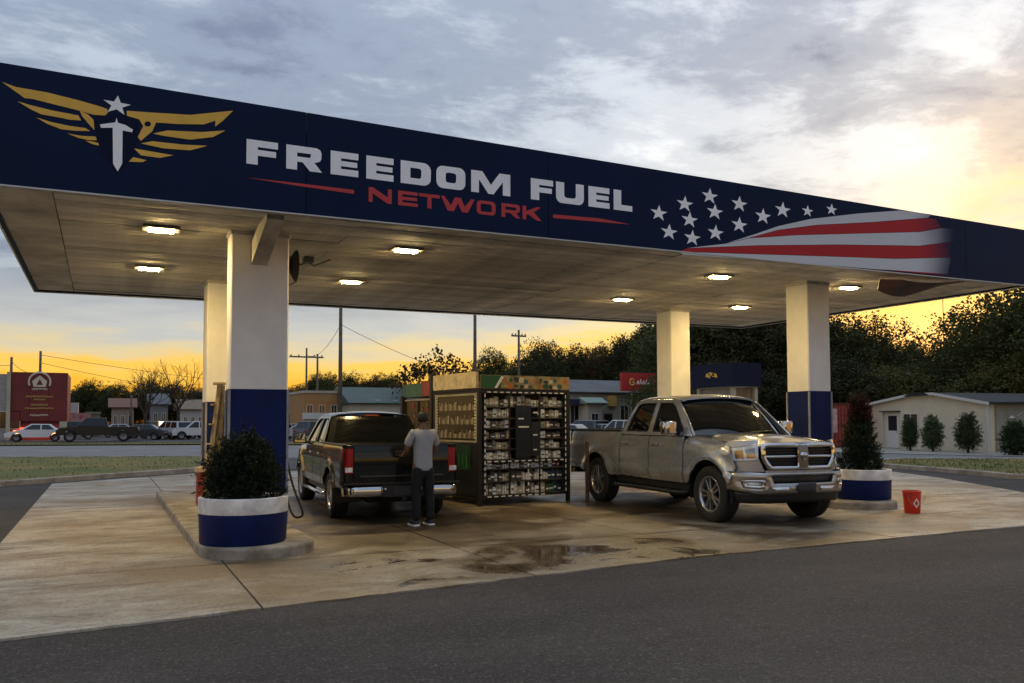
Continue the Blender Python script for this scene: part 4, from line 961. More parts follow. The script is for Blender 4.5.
# wooden step ladder leaning on the column
ld = empty('ladder', (1.44, 13.30, .14), 0, 'weathered yellow wooden step ladder leaning between the two left columns', 'ladder')
WOOD = mat('old_wood', (.52, .38, .17), .7, var=.5, vscale=9, col2=(.24, .17, .09))
a0, a1 = Vector((-.06, .10, 0)), Vector((.04, -.34, 2.02))
for yo, nm in ((-.17, 'a'), (.17, 'b')):
    p, q = a0+Vector((.0, yo, 0)), a1+Vector((.06, yo*.55, 0)); MB().tube([p, q], .032, 4).build('rail', WOOD, ld)
    p2, q2 = a0+Vector((.16, yo, 0)), a1+Vector((.09, yo*.55, -.02)); MB().tube([p2, q2], .024, 4).build('back_rail', WOOD, ld)
for k in range(1, 7):
    t = k/7; c = a0.lerp(a1, t); hw = .17*(1-.45*t); MB().box(c.x-.04, c.x+.05, c.y-hw, c.y+hw, c.z-.012, c.z+.012).build('step', WOOD, ld)
MB().box(a1.x-.03, a1.x+.13, a1.y-.13, a1.y+.13, a1.z, a1.z+.03).build('top_step', WOOD, ld)
# red squeegee bin
rbn = empty('squeegee_bin', (1.66, 16.1, .14), 0, 'red squeegee bin with pale lid by the rear left column', 'bin')
MB().bbox((0, 0, .30), (.26, .26, .58), .03).build('body', mat('faded_red', (.30, .035, .02), .55, var=.4, vscale=6), rbn, bevel=.01)
MB().bbox((0, 0, .63), (.30, .30, .09), .03).build('lid', mat('bin_lid', (.58, .42, .30), .6, var=.3), rbn, bevel=.015)
MB().tube([(.02, 0, .60), (.05, .02, .95)], .012, 6).build('squeegee_handle', WOOD, rbn)

# ------------------------------------------------------------------ merchandise kiosks between the trucks
KR = R(6)
ka = empty('merchandise_cage', (6.46, 14.80, .006), KR, 'wire merchandise cage with white dashed trim between the two pickups', 'merchandise cage')
FRAME = mat('cage_frame', (.022, .02, .018), .5, .4); DASHW = mat('dash_white', (.80, .78, .72), .5); GREENP = mat('dark_green_panel', (.012, .045, .022), .5, var=.5, vscale=5); PATCH = mat('painted_board', (.46, .36, .18), .7, var=.6, vscale=7, col2=(.13, .11, .06), bump=.2)
W_, D_, H_ = 2.06, 1.85, 2.20
for x in (0, W_):
    for y in (0, D_):
        MB().box(x-.035, x+.035, y-.035, y+.035, 0, H_).build('post', FRAME, ka)
for z in (.17, .83, H_-.03):
    MB().box(.036, W_-.036, -.02, .02, z-.02, z+.02).build('rail', FRAME, ka); MB().box(.036, W_-.036, D_-.02, D_+.02, z-.02, z+.02).build('rail', FRAME, ka)
    for x in (0, W_): MB().box(x-.02, x+.02, .036, D_-.036, z-.02, z+.02).build('rail', FRAME, ka)
MB().box(0.04, W_-.04, .50, .53, .19, H_-.05).build('back_board', mat('cage_back', (.075, .06, .042), .8, var=.4), ka)
MB().box(W_-.02, W_, .04, D_-.04, .19, H_-.05).build('side_panel', mat('cage_back', (.075, .06, .042), .8, var=.4), ka)
MB().box(-.03, W_+.03, -.03, D_+.03, H_+.001, H_+.04).build('roof', FRAME, ka)
shelves = [.20, .46, .70, .88, 1.08, 1.28, 1.48, 1.68, 1.90]
for z in shelves: MB().box(.04, W_-.04, .02, .50, z-.022, z-.002).build('shelf', mat('shelf_metal', (.10, .085, .065), .5, .3), ka)
# wire grid on the front
mb = MB()
for k in range(1, 15): x = W_*k/15; mb.tube([(x, -.012, .20), (x, -.012, H_-.05)], .0045, 4)
mb.build('wire_grid', FRAME, ka)
mb = MB()
for k in range(1, 9): z = .19+k*.215; mb.tube([(.04, -.016, z), (W_-.04, -.016, z)], .0045, 4)
mb.build('wire_grid', FRAME, ka)
for x in (.32*W_, .66*W_): MB().box(x-.016, x+.016, -.03, -.018, .20, H_-.05).build('mullion', FRAME, ka)
MB().box(.80, 1.16, -.035, -.02, .90, 1.92).build('dark_placard', mat('placard', (.008, .008, .009), .35), ka)
MB().box(1.17, 1.36, -.033, -.02, .93, 1.60).build('dark_placard', mat('placard2', (.012, .012, .013), .4), ka)
for zz, x0_, x1_ in ((1.66, .86, .98), (1.50, .86, 1.10), (1.78, 1.2, 1.3), (1.34, 1.2, 1.3), (1.05, 1.21, 1.29)): MB().box(x0_, x1_, -.041, -.036, zz-.014, zz+.014).build('placard_print', DASHW, ka)
# dashed border strip, each dash a piece
def dashes(pa, pb, n, w=.022):
    for k in range(n):
        t0, t1 = (k+.22)/n, (k+.78)/n; p = Vector(pa).lerp(Vector(pb), t0); q = Vector(pa).lerp(Vector(pb), t1); lo = Vector((min(p.x, q.x), 0, min(p.z, q.z))); hi = Vector((max(p.x, q.x), 0, max(p.z, q.z)))
        ex, ez = (0, w/2) if abs(p.x-q.x) > .01 else (w/2, 0)
        MB().box(lo.x-ex, hi.x+ex, -.050, -.043, lo.z-ez, hi.z+ez).build('trim_dash', DASHW, ka)
MB().box(.08, .12, -.042, -.022, .17, H_-.04).build('trim_strip', FRAME, ka); MB().box(W_-.10, W_-.06, -.042, -.022, .17, H_-.04).build('trim_strip', FRAME, ka)
dashes((.10, 0, .18), (.10, 0, H_-.04), 17); dashes((W_-.08, 0, .18), (W_-.08, 0, H_-.04), 17); dashes((.12, 0, H_-.03), (W_-.1, 0, H_-.03), 13); dashes((.12, 0, .84), (W_-.1, 0, .84), 12); dashes((.12, 0, .17), (1.5, 0, .17), 9); dashes((1.08, 0, .20), (1.08, 0, .82), 5)
# sign boards on top
sb = MB().box(.02, W_+.02, -.05, .0, H_+.042, H_+.30).build('sign_board', PATCH, ka)
rs = np.random.default_rng(4)
SCOL = [mat('sg1', (.02, .10, .04), .7), mat('sg2', (.50, .14, .03), .7), mat('sg3', (.62, .55, .40), .7), mat('sg4', (.03, .03, .03), .7), mat('sg5', (.45, .30, .06), .7), mat('sg6', (.05, .12, .10), .7)]
MB().box(.0, .46, -.056, -.051, H_+.05, H_+.29).build('sign_patch', SCOL[0], sb)
o = MB(); o.add([(.30, -.062, H_+.05), (.36, -.062, H_+.05), (.52, -.062, H_+.27), (.45, -.062, H_+.28)], [(0, 1, 2, 3)]); o.build('sign_patch', DASHW, sb)
for k in range(26):      # blotchy painted lettering, not readable in the photograph
    x = .56+1.5*(k % 13)/13+rs.uniform(-.02, .02); z = H_+.09+.11*(k//13)+rs.uniform(-.015, .015); w, h = rs.uniform(.07, .17), rs.uniform(.06, .13)
    P = [(x+w*.5*math.cos(a)*(.7+.5*rs.random()), z+h*.5*math.sin(a)*(.7+.5*rs.random())) for a in np.linspace(0, 5.5, 7)]
    link('sign_patch', panel(P, (), 1, lambda u, v: (u, -.0545-.0002*k, v)), SCOL[[4, 1, 0, 3, 2, 5][k % 6]], sb)
# left side: glazed display above a dark green panel
MB().box(-.02, .0, .04, D_-.04, .12, 1.20).build('side_panel', mat('side_dark', (.014, .014, .012), .5, var=.4), ka)
MB().box(-.032, -.022, .30, 1.10, .66, 1.14).build('green_notice', GREENP, ka)
for k in range(4): MB().box(-.038, -.033, .42+.16*k, .45+.16*k, .72, .98).build('green_mark', mat('green_bright', (.03, .16, .05), .6), ka)
MB().box(-.012, -.004, .10, D_-.10, 1.24, 2.12).build('side_glass', mat('case_glass', (.045, .04, .03), .25, spec=.12), ka)
for y0_, y1_ in ((.04, .10), (D_-.10, D_-.04)): MB().box(-.03, .0, y0_, y1_, 1.21, 2.16).build('side_frame', mat('frame_pale', (.34, .30, .22), .6, var=.3), ka)
for z in (1.215, 2.13): MB().box(-.03, .0, .10, D_-.10, z-.015, z+.02).build('side_frame', mat('frame_pale', (.34, .30, .22), .6, var=.3), ka)
MB().box(-.06, -.005, .02, D_, H_+.05, H_+.36).build('sign_board', mat('side_sign', (.55, .46, .30), .7, var=.35, vscale=8), ka)
for k in range(90):
    w, h = rs.uniform(.03, .08), rs.uniform(.08, .19); y, z = .16+1.5*((k % 30)+rs.random()*.6)/30, (1.275, 1.55, 1.82)[k//30]+h/2
    MB().box(-.0205, -.0125, y-w/2, y+w/2, z-h/2, z+h/2).build('display_card', [mat('dc1', (.24, .20, .12), .6), mat('dc2', (.15, .11, .05), .6), mat('dc3', (.08, .06, .035), .6), mat('dc4', (.32, .29, .22), .5)][k % 4], ka)
for k in range(14): 
    for yy in (.13, D_-.13): MB().box(-.028, -.021, yy-.012, yy+.012, 1.28+.062*k, 1.312+.062*k).build('trim_dash', DASHW, ka)
# goods on the shelves: every packet is a thing of its own
PK = [mat('pk%d' % i, c, .55) for i, c in enumerate([(.80, .79, .75), (.58, .56, .50), (.36, .31, .23), (.85, .84, .80), (.10, .08, .06), (.46, .40, .28), (.06, .055, .05), (.72, .70, .62)])]
PKR = [mat('pkr', (.25, .02, .02), .5), mat('pkg', (.03, .09, .045), .5), mat('pkb', (.03, .04, .09), .5)]
kmat = Matrix.Translation((6.46, 14.80, .006)) @ Matrix.Rotation(KR, 4, 'Z')
boxme = {}
rows = ['bottom shelf', 'second shelf from the bottom', 'third shelf from the bottom', 'fourth shelf from the bottom', 'fifth shelf from the bottom', 'fourth shelf from the top', 'third shelf from the top', 'second shelf from the top', 'top shelf']
for j, z in enumerate(shelves):
    hgt = (shelves[j+1] if j+1 < len(shelves) else H_-.06)-z-.045
    x = .15; cnt = 0
    while x < W_-.16:
        w = rs.uniform(.055, .12); h = hgt*rs.uniform(.6, 1.12); d = rs.uniform(.07, .14)
        if j >= 3 and .74 < x+w/2 < 1.36 and z < 1.85: x += w+.02; continue
        m = PK[int(rs.integers(0, len(PK)))]
        if j in (0, 1, 2) and x > 1.45: m = PKR[int(rs.integers(0, 3))] if rs.random() < .75 else m
        cnt += 1; mb = MB(); mb.bbox((0, 0, h*.45), (w, d, h*.9), .006); mb.bbox((0, 0, h*.95), (w*.8, d*.7, h*.1-.002), .004)
        lw_, lh = w*.34, h*.18
        mb.box(-lw_, lw_, -d/2-.003, -d/2-.0005, h*.30, h*.30+lh, 1)
        o = mb.build('package', [m, PK[6] if m in PK[:4] else PK[3]]); p = kmat @ Vector((x+w/2, .05+d/2+rs.uniform(0, .05), z)); o.location = p; o.rotation_euler = (0, 0, KR+rs.uniform(-.12, .12))
        tag(o, '%s packet, %s from left, %s of cage' % ('dark' if m in PKR or m in (PK[4], PK[6]) else 'pale' if m in (PK[0], PK[1], PK[3], PK[7]) else 'brown', ordn(cnt), rows[j]), 'package', 'goods in the wire cage')
        x += w+rs.uniform(.004, .014)
# second kiosk further back
kb = empty('display_kiosk', (6.40, 17.15, .006), R(3), 'dark display kiosk with green and red sign board behind the black pickup', 'kiosk')
for x in (0, 1.9):
    for y in (0, 1.7): MB().box(x-.06, x+.06, y-.06, y+.06, 0, 2.62 if y == 0 else 2.2).build('post', FRAME, kb)
MB().box(-.02, 1.9, .06, 1.64, .1, 1.15).build('base_cabinet', mat('side_dark', (.014, .014, .012), .5, var=.4), kb)
MB().box(.0, 1.9, .06, 1.64, 1.16, 2.12).build('glass_case', mat('case_glass2', (.035, .028, .02), .25, spec=.12), kb)
for y in (.08, .80, 1.60): MB().box(-.025, -.002, y-.03, y+.03, 1.17, 2.11).build('frame_bar', FRAME, kb)
for z in (1.19, 2.09): MB().box(-.03, -.003, .12, 1.56, z-.02, z+.02).build('frame_bar', mat('frame_pale', (.34, .30, .22), .6, var=.3), kb)
for k in range(26):
    y, z = .16+1.4*rs.random(), 1.28+.74*rs.random(); w, h = rs.uniform(.04, .09), rs.uniform(.05, .12)
    MB().box(-.018, -.003, y-w/2, y+w/2, z-h/2, z+h/2).build('display_card', [MATS['dc1'], MATS['dc2'], MATS['dc3'], REDV][k % 4], kb)
MB().box(-.03, 1.9, .10, .55, 2.16, 2.5).build('sign_board', mat('kiosk_red', (.30, .06, .03), .6, var=.4, vscale=6), kb); MB().box(-.03, 1.9, .56, 1.7, 2.16, 2.46).build('sign_board', mat('kiosk_green', (.07, .16, .09), .6, var=.4, vscale=6), kb)
# thin post by the silver pickup
po = empty('post', (8.72, 14.60, 0), 0, 'thin rusty brown post standing between the cage and the pewter pickup', 'post')
MB().box(-.03, .03, -.03, .03, 0, 1.2).build('pole', mat('rusty', (.10, .06, .03), .8, var=.5, vscale=10), po); MB().box(-.09, .09, -.09, .09, 0.006, .02).build('base_plate', MATS['rusty'], po)

# ------------------------------------------------------------------ person
SKIN = mat('skin', (.16, .085, .05), .55); SHIRT = mat('grey_shirt', (.33, .33, .34), .85, var=.12, vscale=9, bump=.35, bscale=14); PANTS = mat('dark_trousers', (.007, .007, .009), .85, var=.3, vscale=10, bump=.3, bscale=20); HAIR = mat('hair', (.008, .007, .006), .6, bump=.6, bscale=60)
def skin(name, pts, edges, m, parent, root=0, sub=2):
    me = bpy.data.meshes.new(name); me.from_pydata([p[:3] for p in pts], edges, []); o = link(name, me, m, parent)
    md = o.modifiers.new('skin', 'SKIN'); md.use_smooth_shade = True
    for i, p in enumerate(pts):
        d = me.skin_vertices[0].data[i]; d.radius = (p[3], p[4] if len(p) > 4 else p[3]); d.use_root = (i == root)
    s = o.modifiers.new('sub', 'SUBSURF'); s.levels = sub; s.render_levels = sub; return o
pe = empty('person', (4.50, 12.50, .006), R(6), 'person with short dark hair, grey t-shirt and black trousers standing at the black pickup tailgate', 'person')
# facing +Y, x to the right
body = [(0, 0, .95, .13, .10), (0, .01, 1.10, .125, .10), (0, .0, 1.28, .145, .10), (0, -.01, 1.42, .13, .085), (0, 0, 1.50, .06, .055), (0, .02, 1.57, .055), (0, .025, 1.645, .083, .095), (0, .02, 1.72, .07, .082)]
ed = [(i, i+1) for i in range(7)]
for s in (1, -1):
    n = len(body); body += [(s*.17, -.01, 1.43, .065), (s*.225, .02, 1.31, .052), (s*.24, .06, 1.17, .043), (s*.22, .19, 1.10, .037), (s*.18, .31, 1.08, .029), (s*.17, .37, 1.075, .034, .022)]
    ed += [(3, n), (n, n+1), (n+1, n+2), (n+2, n+3), (n+3, n+4), (n+4, n+5)]
    for k in range(5):
        m_ = len(body); sx = s*.17+(k-2)*.018*s; L = (.055, .08, .085, .078, .06)[k]
        if k == 0: sx = s*.13; body += [(s*.145, .365, 1.07, .012), (sx, .40, 1.06, .010), (sx+.005*s, .43, 1.05, .009)]
        else: body += [(sx, .40, 1.072, .0105), (sx, .40+L*.5, 1.068, .0095), (sx, .40+L*.85, 1.05, .0085)]
        ed += [(n+5, m_), (m_, m_+1), (m_+1, m_+2)]
    n = len(body); fx = .02 if s > 0 else -.02
    body += [(s*.095, 0, .88, .095), (s*.105, .01, .52, .062), (s*.115, -.02, .30, .055), (s*.12, -.01, .09, .038), (s*.135, .09, .045, .038, .03), (s*.14, .17, .035, .034, .024)]
    ed += [(0, n), (n, n+1), (n+1, n+2), (n+2, n+3), (n+3, n+4), (n+4, n+5)]
pb = skin('body', body, ed, SKIN, pe)
shirt = [(0, 0, .80, .172, .132), (0, 0, .92, .168, .128), (0, 0, 1.05, .160, .125), (0, 0, 1.28, .17, .122), (0, -.01, 1.41, .155, .105), (0, -.005, 1.475, .085, .07)]
se = [(i, i+1) for i in range(5)]
for s in (1, -1):
    n = len(shirt); shirt += [(s*.17, -.01, 1.425, .083), (s*.228, .02, 1.31, .074), (s*.247, .045, 1.22, .070)]; se += [(4, n), (n, n+1), (n+1, n+2)]
skin('shirt', shirt, se, SHIRT, pe)
for s in (1, -1):
    pass
pants = [(0, 0, .96, .155, .118), (0, 0, .88, .14, .115)]; pe_ = [(0, 1)]
for s in (1, -1):
    n = len(pants); pants += [(s*.10, 0, .80, .105), (s*.11, .01, .52, .082), (s*.118, -.02, .30, .074), (s*.12, -.01, .07, .070)]; pe_ += [(1, n), (n, n+1), (n+1, n+2), (n+2, n+3)]
skin('trousers', pants, pe_, PANTS, pe)
hr = [(0, -.018, 1.59, .070, .062), (0, -.004, 1.64, .089, .092), (0, .005, 1.70, .092, .102), (0, .02, 1.755, .07, .08)]
skin('hair', hr, [(0, 1), (1, 2), (2, 3)], HAIR, pe)
for s in (1, -1):
    sh = MB(); v = [(-.05, -.07, 0), (.05, -.07, 0), (.055, .10, 0), (.035, .20, 0), (-.035, .20, 0), (-.055, .10, 0)]
    o = MB().prism([(x, y) for x, y, _ in v], .0, .028).build('shoe_sole', mat('white_sole', (.75, .73, .68), .6), pe, bevel=.006); o.location = (s*.13, .0, 0)
    o = MB().prism([(x*.94, y*.95) for x, y, _ in v], .029, .085).build('shoe', mat('shoe_dark', (.03, .03, .032), .7), pe, bevel=.02); o.location = (s*.13, .0, 0)
    link('ear', (lambda me: me)(MB().lathe([(.001, -.03), (.012, -.02), (.016, 0), (.012, .02), (.001, .03)], 8).mesh('ear')), SKIN, pe, True).location = (s*.088, .03, 1.645)
for s in (1, -1):
    link('eye', MB().lathe([(.001, -.010), (.009, -.005), (.011, 0), (.009, .005), (.001, .010)], 8).mesh('eye'), mat('eye_white', (.7, .7, .68), .2), pe, True).location = (s*.034, .112, 1.655)
skin('nose', [(0, .112, 1.655, .010), (0, .128, 1.62, .014)], [(0, 1)], SKIN, pe, sub=1); MB().box(-.026, .026, .108, .118, 1.584, 1.594).build('mouth', mat('lips', (.14, .05, .04), .5), pe, bevel=.003)

# ------------------------------------------------------------------ background: helpers
def pxof(P):
    d = Vector(P)-Vector((0, 0, CH)); z = d.dot(fw); return 512+CF*d.dot(rt)/z, CCY-CF*d.dot(up)/z
def solve_y(px, X, lo=5, hi=200):          # depth at which the vertical plane X is seen at pixel column px
    for _ in range(60):
        m = (lo+hi)/2
        if (pxof((X, m, CH))[0] > px): lo = m
        else: hi = m
    return lo
PANE = mat('far_pane', (.02, .024, .028), .08, spec=.7)
def window(parent, x0, x1, z0, z1, y, fm, nm=1, pane=PANE):
    f = MB(); t = .05
    f.box(x0, x1, y-.05, y+.01, z1-t, z1); f.box(x0, x1, y-.06, y+.01, z0, z0+t); f.box(x0, x0+t, y-.05, y+.01, z0+t, z1-t); f.box(x1-t, x1, y-.05, y+.01, z0+t, z1-t)
    for k in range(1, nm+1):
        xm = x0+(x1-x0)*k/(nm+1); f.box(xm-.02, xm+.02, y-.045, y+.01, z0+t, z1-t)
    w = f.build('window', fm, parent)
    for k in range(nm+1):
        a = x0+t+(x1-x0-2*t)*k/(nm+1)+.022; b = x0+t+(x1-x0-2*t)*(k+1)/(nm+1)-.022
        MB().box(a, b, y-.02, y-.008, z0+t, z1-t).build('pane', pane, w)
    return w
def door(parent, x0, x1, z1, y, m, glass=True):
    d = MB().box(x0, x1, y-.05, y-.005, 0.02, z1).build('door', m, parent)
    if glass: MB().box(x0+.12, x1-.12, y-.06, y-.051, z1*.5, z1-.15).build('pane', PANE, d)
    MB().box(x1-.14, x1-.09, y-.09, y-.051, z1*.45, z1*.52).build('handle', METAL, d)
    return d
def gable_roof(parent, x0, x1, y0, y1, z, rise, m, over=.35, axis='x'):
    if axis == 'x':       # ridge along x
        ym = (y0+y1)/2; v = [(x0-over, y0-over, z), (x1+over, y0-over, z), (x1+over, ym, z+rise), (x0-over, ym, z+rise), (x0-over, y1+over, z), (x1+over, y1+over, z)]
        f = [(0, 1, 2, 3), (3, 2, 5, 4), (0, 3, 4), (1, 5, 2)]
    else:
        xm = (x0+x1)/2; v = [(x0-over, y0-over, z), (xm, y0-over, z+rise), (xm, y1+over, z+rise), (x0-over, y1+over, z), (x1+over, y0-over, z), (x1+over, y1+over, z)]
        f = [(0, 1, 2, 3), (1, 4, 5, 2), (0, 4, 1), (3, 2, 5)]
    o = MB().add(v, f).build('roof', m, parent); solid(o, .12, 0); return o

# cream building on the right
CREAM = mat('cream_block', (.70, .61, .44), .85, var=.12, vscale=.8, bump=.15, bscale=9); TRIMW = mat('white_trim', (.62, .60, .55), .6); SHING = mat('dark_shingle', (.035, .04, .036), .85, var=.4, vscale=3)
A_, B_ = Vector((41.8, 36.8)), Vector((40.4, 28.05)); L_ = (B_-A_).length; ang_ = math.atan2(B_.y-A_.y, B_.x-A_.x)
cb = empty('cream_building', (A_.x, A_.y, 0), ang_, 'low cream block building with shallow gable beyond the right road', 'building')
# local x runs along the front wall, local +y points away to the rear
hL, hA, hR = at(868, 405.5, 36.8).z, 3.0, at(990, 404, 28.05).z
wv = [(0, 0), (L_, 0), (L_, hR), (L_*.60, hA), (L_*.42, hA), (0, hL)]
def wallpts(y): return [(x, y, z) for x, z in wv]
v = wallpts(0)+wallpts(7); n = 6
# the front wall is laid in block courses: each course is a piece of its own
zc_ = 0.0; k = 0
while zc_ < hA-.02:
    z2 = min(zc_+.2, hA); P = clip_rect([(x, z) for x, z in wv], -.01, L_+.01, zc_+.0015, z2-.0015)
    if len(P) > 2:
        nn = len(P); mb = MB(); mb.add([(x, 0, z) for x, z in P]+[(x, .2, z) for x, z in P], [tuple(range(nn)), tuple(range(nn, 2*nn))[::-1]]+[(i, nn+i, nn+(i+1) % nn, (i+1) % nn) for i in range(nn)]); mb.build('block_course', CREAM, cb)
    zc_ += .2; k += 1
MB().box(.01, L_-.01, .012, .19, 0, hL-.03).build('wall_core', mat('mortar', (.56, .47, .33), .9), cb)
MB().box(0, .2, .2, 7, 0, hL).build('side_wall', CREAM, cb); MB().box(L_-.2, L_, .2, 7, 0, hR).build('side_wall', CREAM, cb); MB().box(0, L_, 6.8, 7, 0, hL).build('rear_wall', CREAM, cb)
ro = [(-.2, hL), (L_*.42, hA+.03), (L_*.60, hA+.03), (L_+.2, hR)]
mb = MB()
for i in range(3): mb.add([(ro[i][0], -.25, ro[i][1]), (ro[i+1][0], -.25, ro[i+1][1]), (ro[i+1][0], 7.2, ro[i+1][1]), (ro[i][0], 7.2, ro[i][1])], [(0, 1, 2, 3)])
o = mb.build('roof', SHING, cb); solid(o, .08, 1)
mb = MB()
for i in range(3):
    a, b = ro[i], ro[i+1]; mb.add([(a[0], -.27, a[1]-.06), (b[0], -.27, b[1]-.06), (b[0], -.27, b[1]+.09), (a[0], -.27, a[1]+.09), (a[0], -.252, a[1]-.06), (b[0], -.252, b[1]-.06), (b[0], -.252, b[1]+.09), (a[0], -.252, a[1]+.09)], [(0, 1, 2, 3), (4, 7, 6, 5), (3, 2, 6, 7), (0, 4, 5, 1)])
mb.build('bargeboard', TRIMW, cb)
MB().add([(L_*.36, -.30, hA-.05), (L_*.58, -.30, hA-.02), (L_*.54, -.30, hA+.12), (L_*.47, -.30, hA+.16), (L_*.40, -.30, hA+.10)], [(0, 1, 2, 3, 4)]).build('gable_vent', mat('vent_dark', (.015, .015, .015), .7), cb)
def lx(px):     # local x of a pixel column on the front wall
    lo, hi = 0, L_
    for _ in range(50):
        m = (lo+hi)/2; p = A_.lerp(B_, m/L_)
        if pxof((p.x, p.y, 1))[0] < px: lo = m
        else: hi = m
    return lo
WDR = mat('white_door', (.66, .65, .62), .5)
door(cb, lx(888), lx(899.5), 2.02, -.01, WDR, True); window(cb, lx(904), lx(919), .75, 2.0, -.01, TRIMW, 1)
MB().box(lx(884), lx(901), -.35, -.01, 2.10, 2.16).build('door_canopy', SHING, cb); MB().box(lx(883.5), lx(884.5), -.12, -.01, 0, 2.1).build('downpipe', TRIMW, cb)
MB().box(L_-.14, L_-.02, -.12, -.01, 0, hR).build('downpipe', TRIMW, cb)
# lower grey wing
gw = empty('grey_wing', (40.62, 27.95, 0), R(-42), 'plain grey wing adjoining the cream building at the right edge', 'building')
GREYW = mat('grey_block', (.30, .28, .23), .85, var=.25, vscale=1.2, bump=.4, bscale=9)
for k in range(12): MB().box(.05, 14, 0, .2, .004+.2*k, .2*k+.196).build('block_course', GREYW, gw)
MB().box(.06, 14, .012, 6, 0, 2.39).build('wall_core', MATS['mortar'], gw)
o = MB().add([(-.2, -.4, 2.42), (14.2, -.4, 2.42), (14.2, 6, 3.0), (-.2, 6, 3.0)], [(0, 1, 2, 3)]).build('roof', SHING, gw); solid(o, .1, 1)
MB().tube([(.75, -.02, 1.75), (.75, -.12, 1.75), (.95, -.20, 1.82), (1.5, -.03, 2.2)], .02, 6).build('lamp_arm', METAL, gw); MB().lathe([(.01, .12), (.09, .05), (.13, -.02), (.01, -.03)], 14, 'z', (.72, -.15, 1.72)).build('wall_lamp', TRIMW, gw)
# shrubs along the wall
def wall_shrub(px, basey, topy, wpx, m, label, seed, dark=False, stem=.45):
    p = onground(px, basey); H = (at(px, topy, p.y).z); wd = wpx*p.y/CF/math.cos(R(40))*.8; rn2 = np.random.default_rng(seed); lob = []
    for k in range(16):
        a = k*2.4; z = stem*.7+(H-stem*.7)*(k+.6)/17; q = wd*.30*math.sin(math.pi*min(.95, .22+.72*k/16)); rr = wd*.22*(1-.35*k/16)
        lob.append(((q*math.cos(a), q*math.sin(a), z), (rr, rr, H*.10)))
    needle_shrub('shrub', (p.x, p.y, 0), lob, 14000, .045, m, label, seed, stem)
wall_shrub(933, 451.5, 419, 24, LEAF_S, 'rounded green shrub against the cream wall, just right of its window', 31)
wall_shrub(968, 453, 416, 30, LEAF_S, 'larger spiky green shrub at the right end of the cream wall', 32)
wall_shrub(910, 450.5, 420, 14, LEAF_S, 'thin shrub in front of the window of the cream building', 33)
wall_shrub(1016, 455, 424, 38, LEAF_J, 'dark round bush in front of the grey wing at the right edge', 34, stem=.15)
# red container by the cream building
rc = empty('red_container', (at(831, 421, 37).x, 37, 0), R(-8), 'red steel container beside the cream building', 'container')
cw = at(872, 421, 37).x-at(831, 421, 37).x; ch = at(850, 404.5, 37).z; RCM = mat('container_red', (.28, .05, .035), .6, var=.35, vscale=2)
MB().box(.03, cw-.03, .03, 2.4, 0.05, ch-.05).build('shell', RCM, rc)
for k in range(14): MB().box(.05+k*(cw-.1)/14, .05+(k+.5)*(cw-.1)/14, -.02, .029, .12, ch-.1).build('rib', RCM, rc)
for x in (0, cw-.08): MB().box(x, x+.08, -.03, .05, 0, ch).build('corner_post', RCM, rc)
MB().box(0, cw, -.03, .05, ch+.001, ch+.05).build('top_rail', RCM, rc); MB().box(.12, .42, -.045, -.021, .9, ch-.25).build('notice', mat('pink_notice', (.62, .35, .33), .6, var=.4, vscale=5), rc)

# blue roofed booth
Yb = 24.0; cx_ = at(733, 421, Yb).x; xr = at(762, 421, Yb).x; yl = solve_y(692, cx_)
bo = empty('booth', (cx_, Yb, 0), 0, 'small booth with navy roof band behind the pewter pickup', 'booth')
zb, zt_ = at(733, 386, Yb).z, at(733, 362, Yb).z; bw_, bd_ = xr-cx_, min(3.6, yl-Yb)
MB().box(0, bw_, 0, bd_, zb, zt_).build('roof_band', mat('booth_navy', (.006, .011, .036), .55, spec=.15), bo)
MB().box(.15, bw_-.1, .12, bd_-.2, zb-.02, zb-.001).build('ceiling', SOFF, bo)
em = MB(); 
for k, (yy, zz, a, b) in enumerate(((.42, .5, .16, .10), (.50, .56, .18, .08), (.58, .5, .14, .10))): em.add([(-.006, bd_*yy-a, zb+(zt_-zb)*zz-b), (-.006, bd_*yy+a, zb+(zt_-zb)*zz-b*.3), (-.006, bd_*yy+a*.6, zb+(zt_-zb)*zz+b), (-.006, bd_*yy-a*.8, zb+(zt_-zb)*zz+b*.5)], [(0, 3, 2, 1)])
em.build('emblem', GOLD, bo)
for x, y in ((.18, .18), (bw_-.15, .18), (.18, bd_-.25), (bw_-.15, bd_-.25)): MB().box(x-.07, x+.07, y-.07, y+.07, 0, zb-.021).build('post', mat('booth_post', (.44, .40, .32), .6, var=.2), bo)
for k in range(8): MB().box(.30+k*(bw_-.55)/8, .30+(k+.9)*(bw_-.55)/8, .22, .26, .1, zb-.06).build('slat', mat('booth_slat', (.24, .17, .095), .7, var=.3, rnd=.2), bo)
MB().box(.20, .24, .3, bd_-.35, .1, zb-.06).build('side_panel', mat('booth_grey', (.25, .23, .19), .7, var=.3), bo)
MB().box(.245, .30, bd_*.3, bd_*.5, 1.0, 1.9).build('pay_terminal', DARKM, bo)

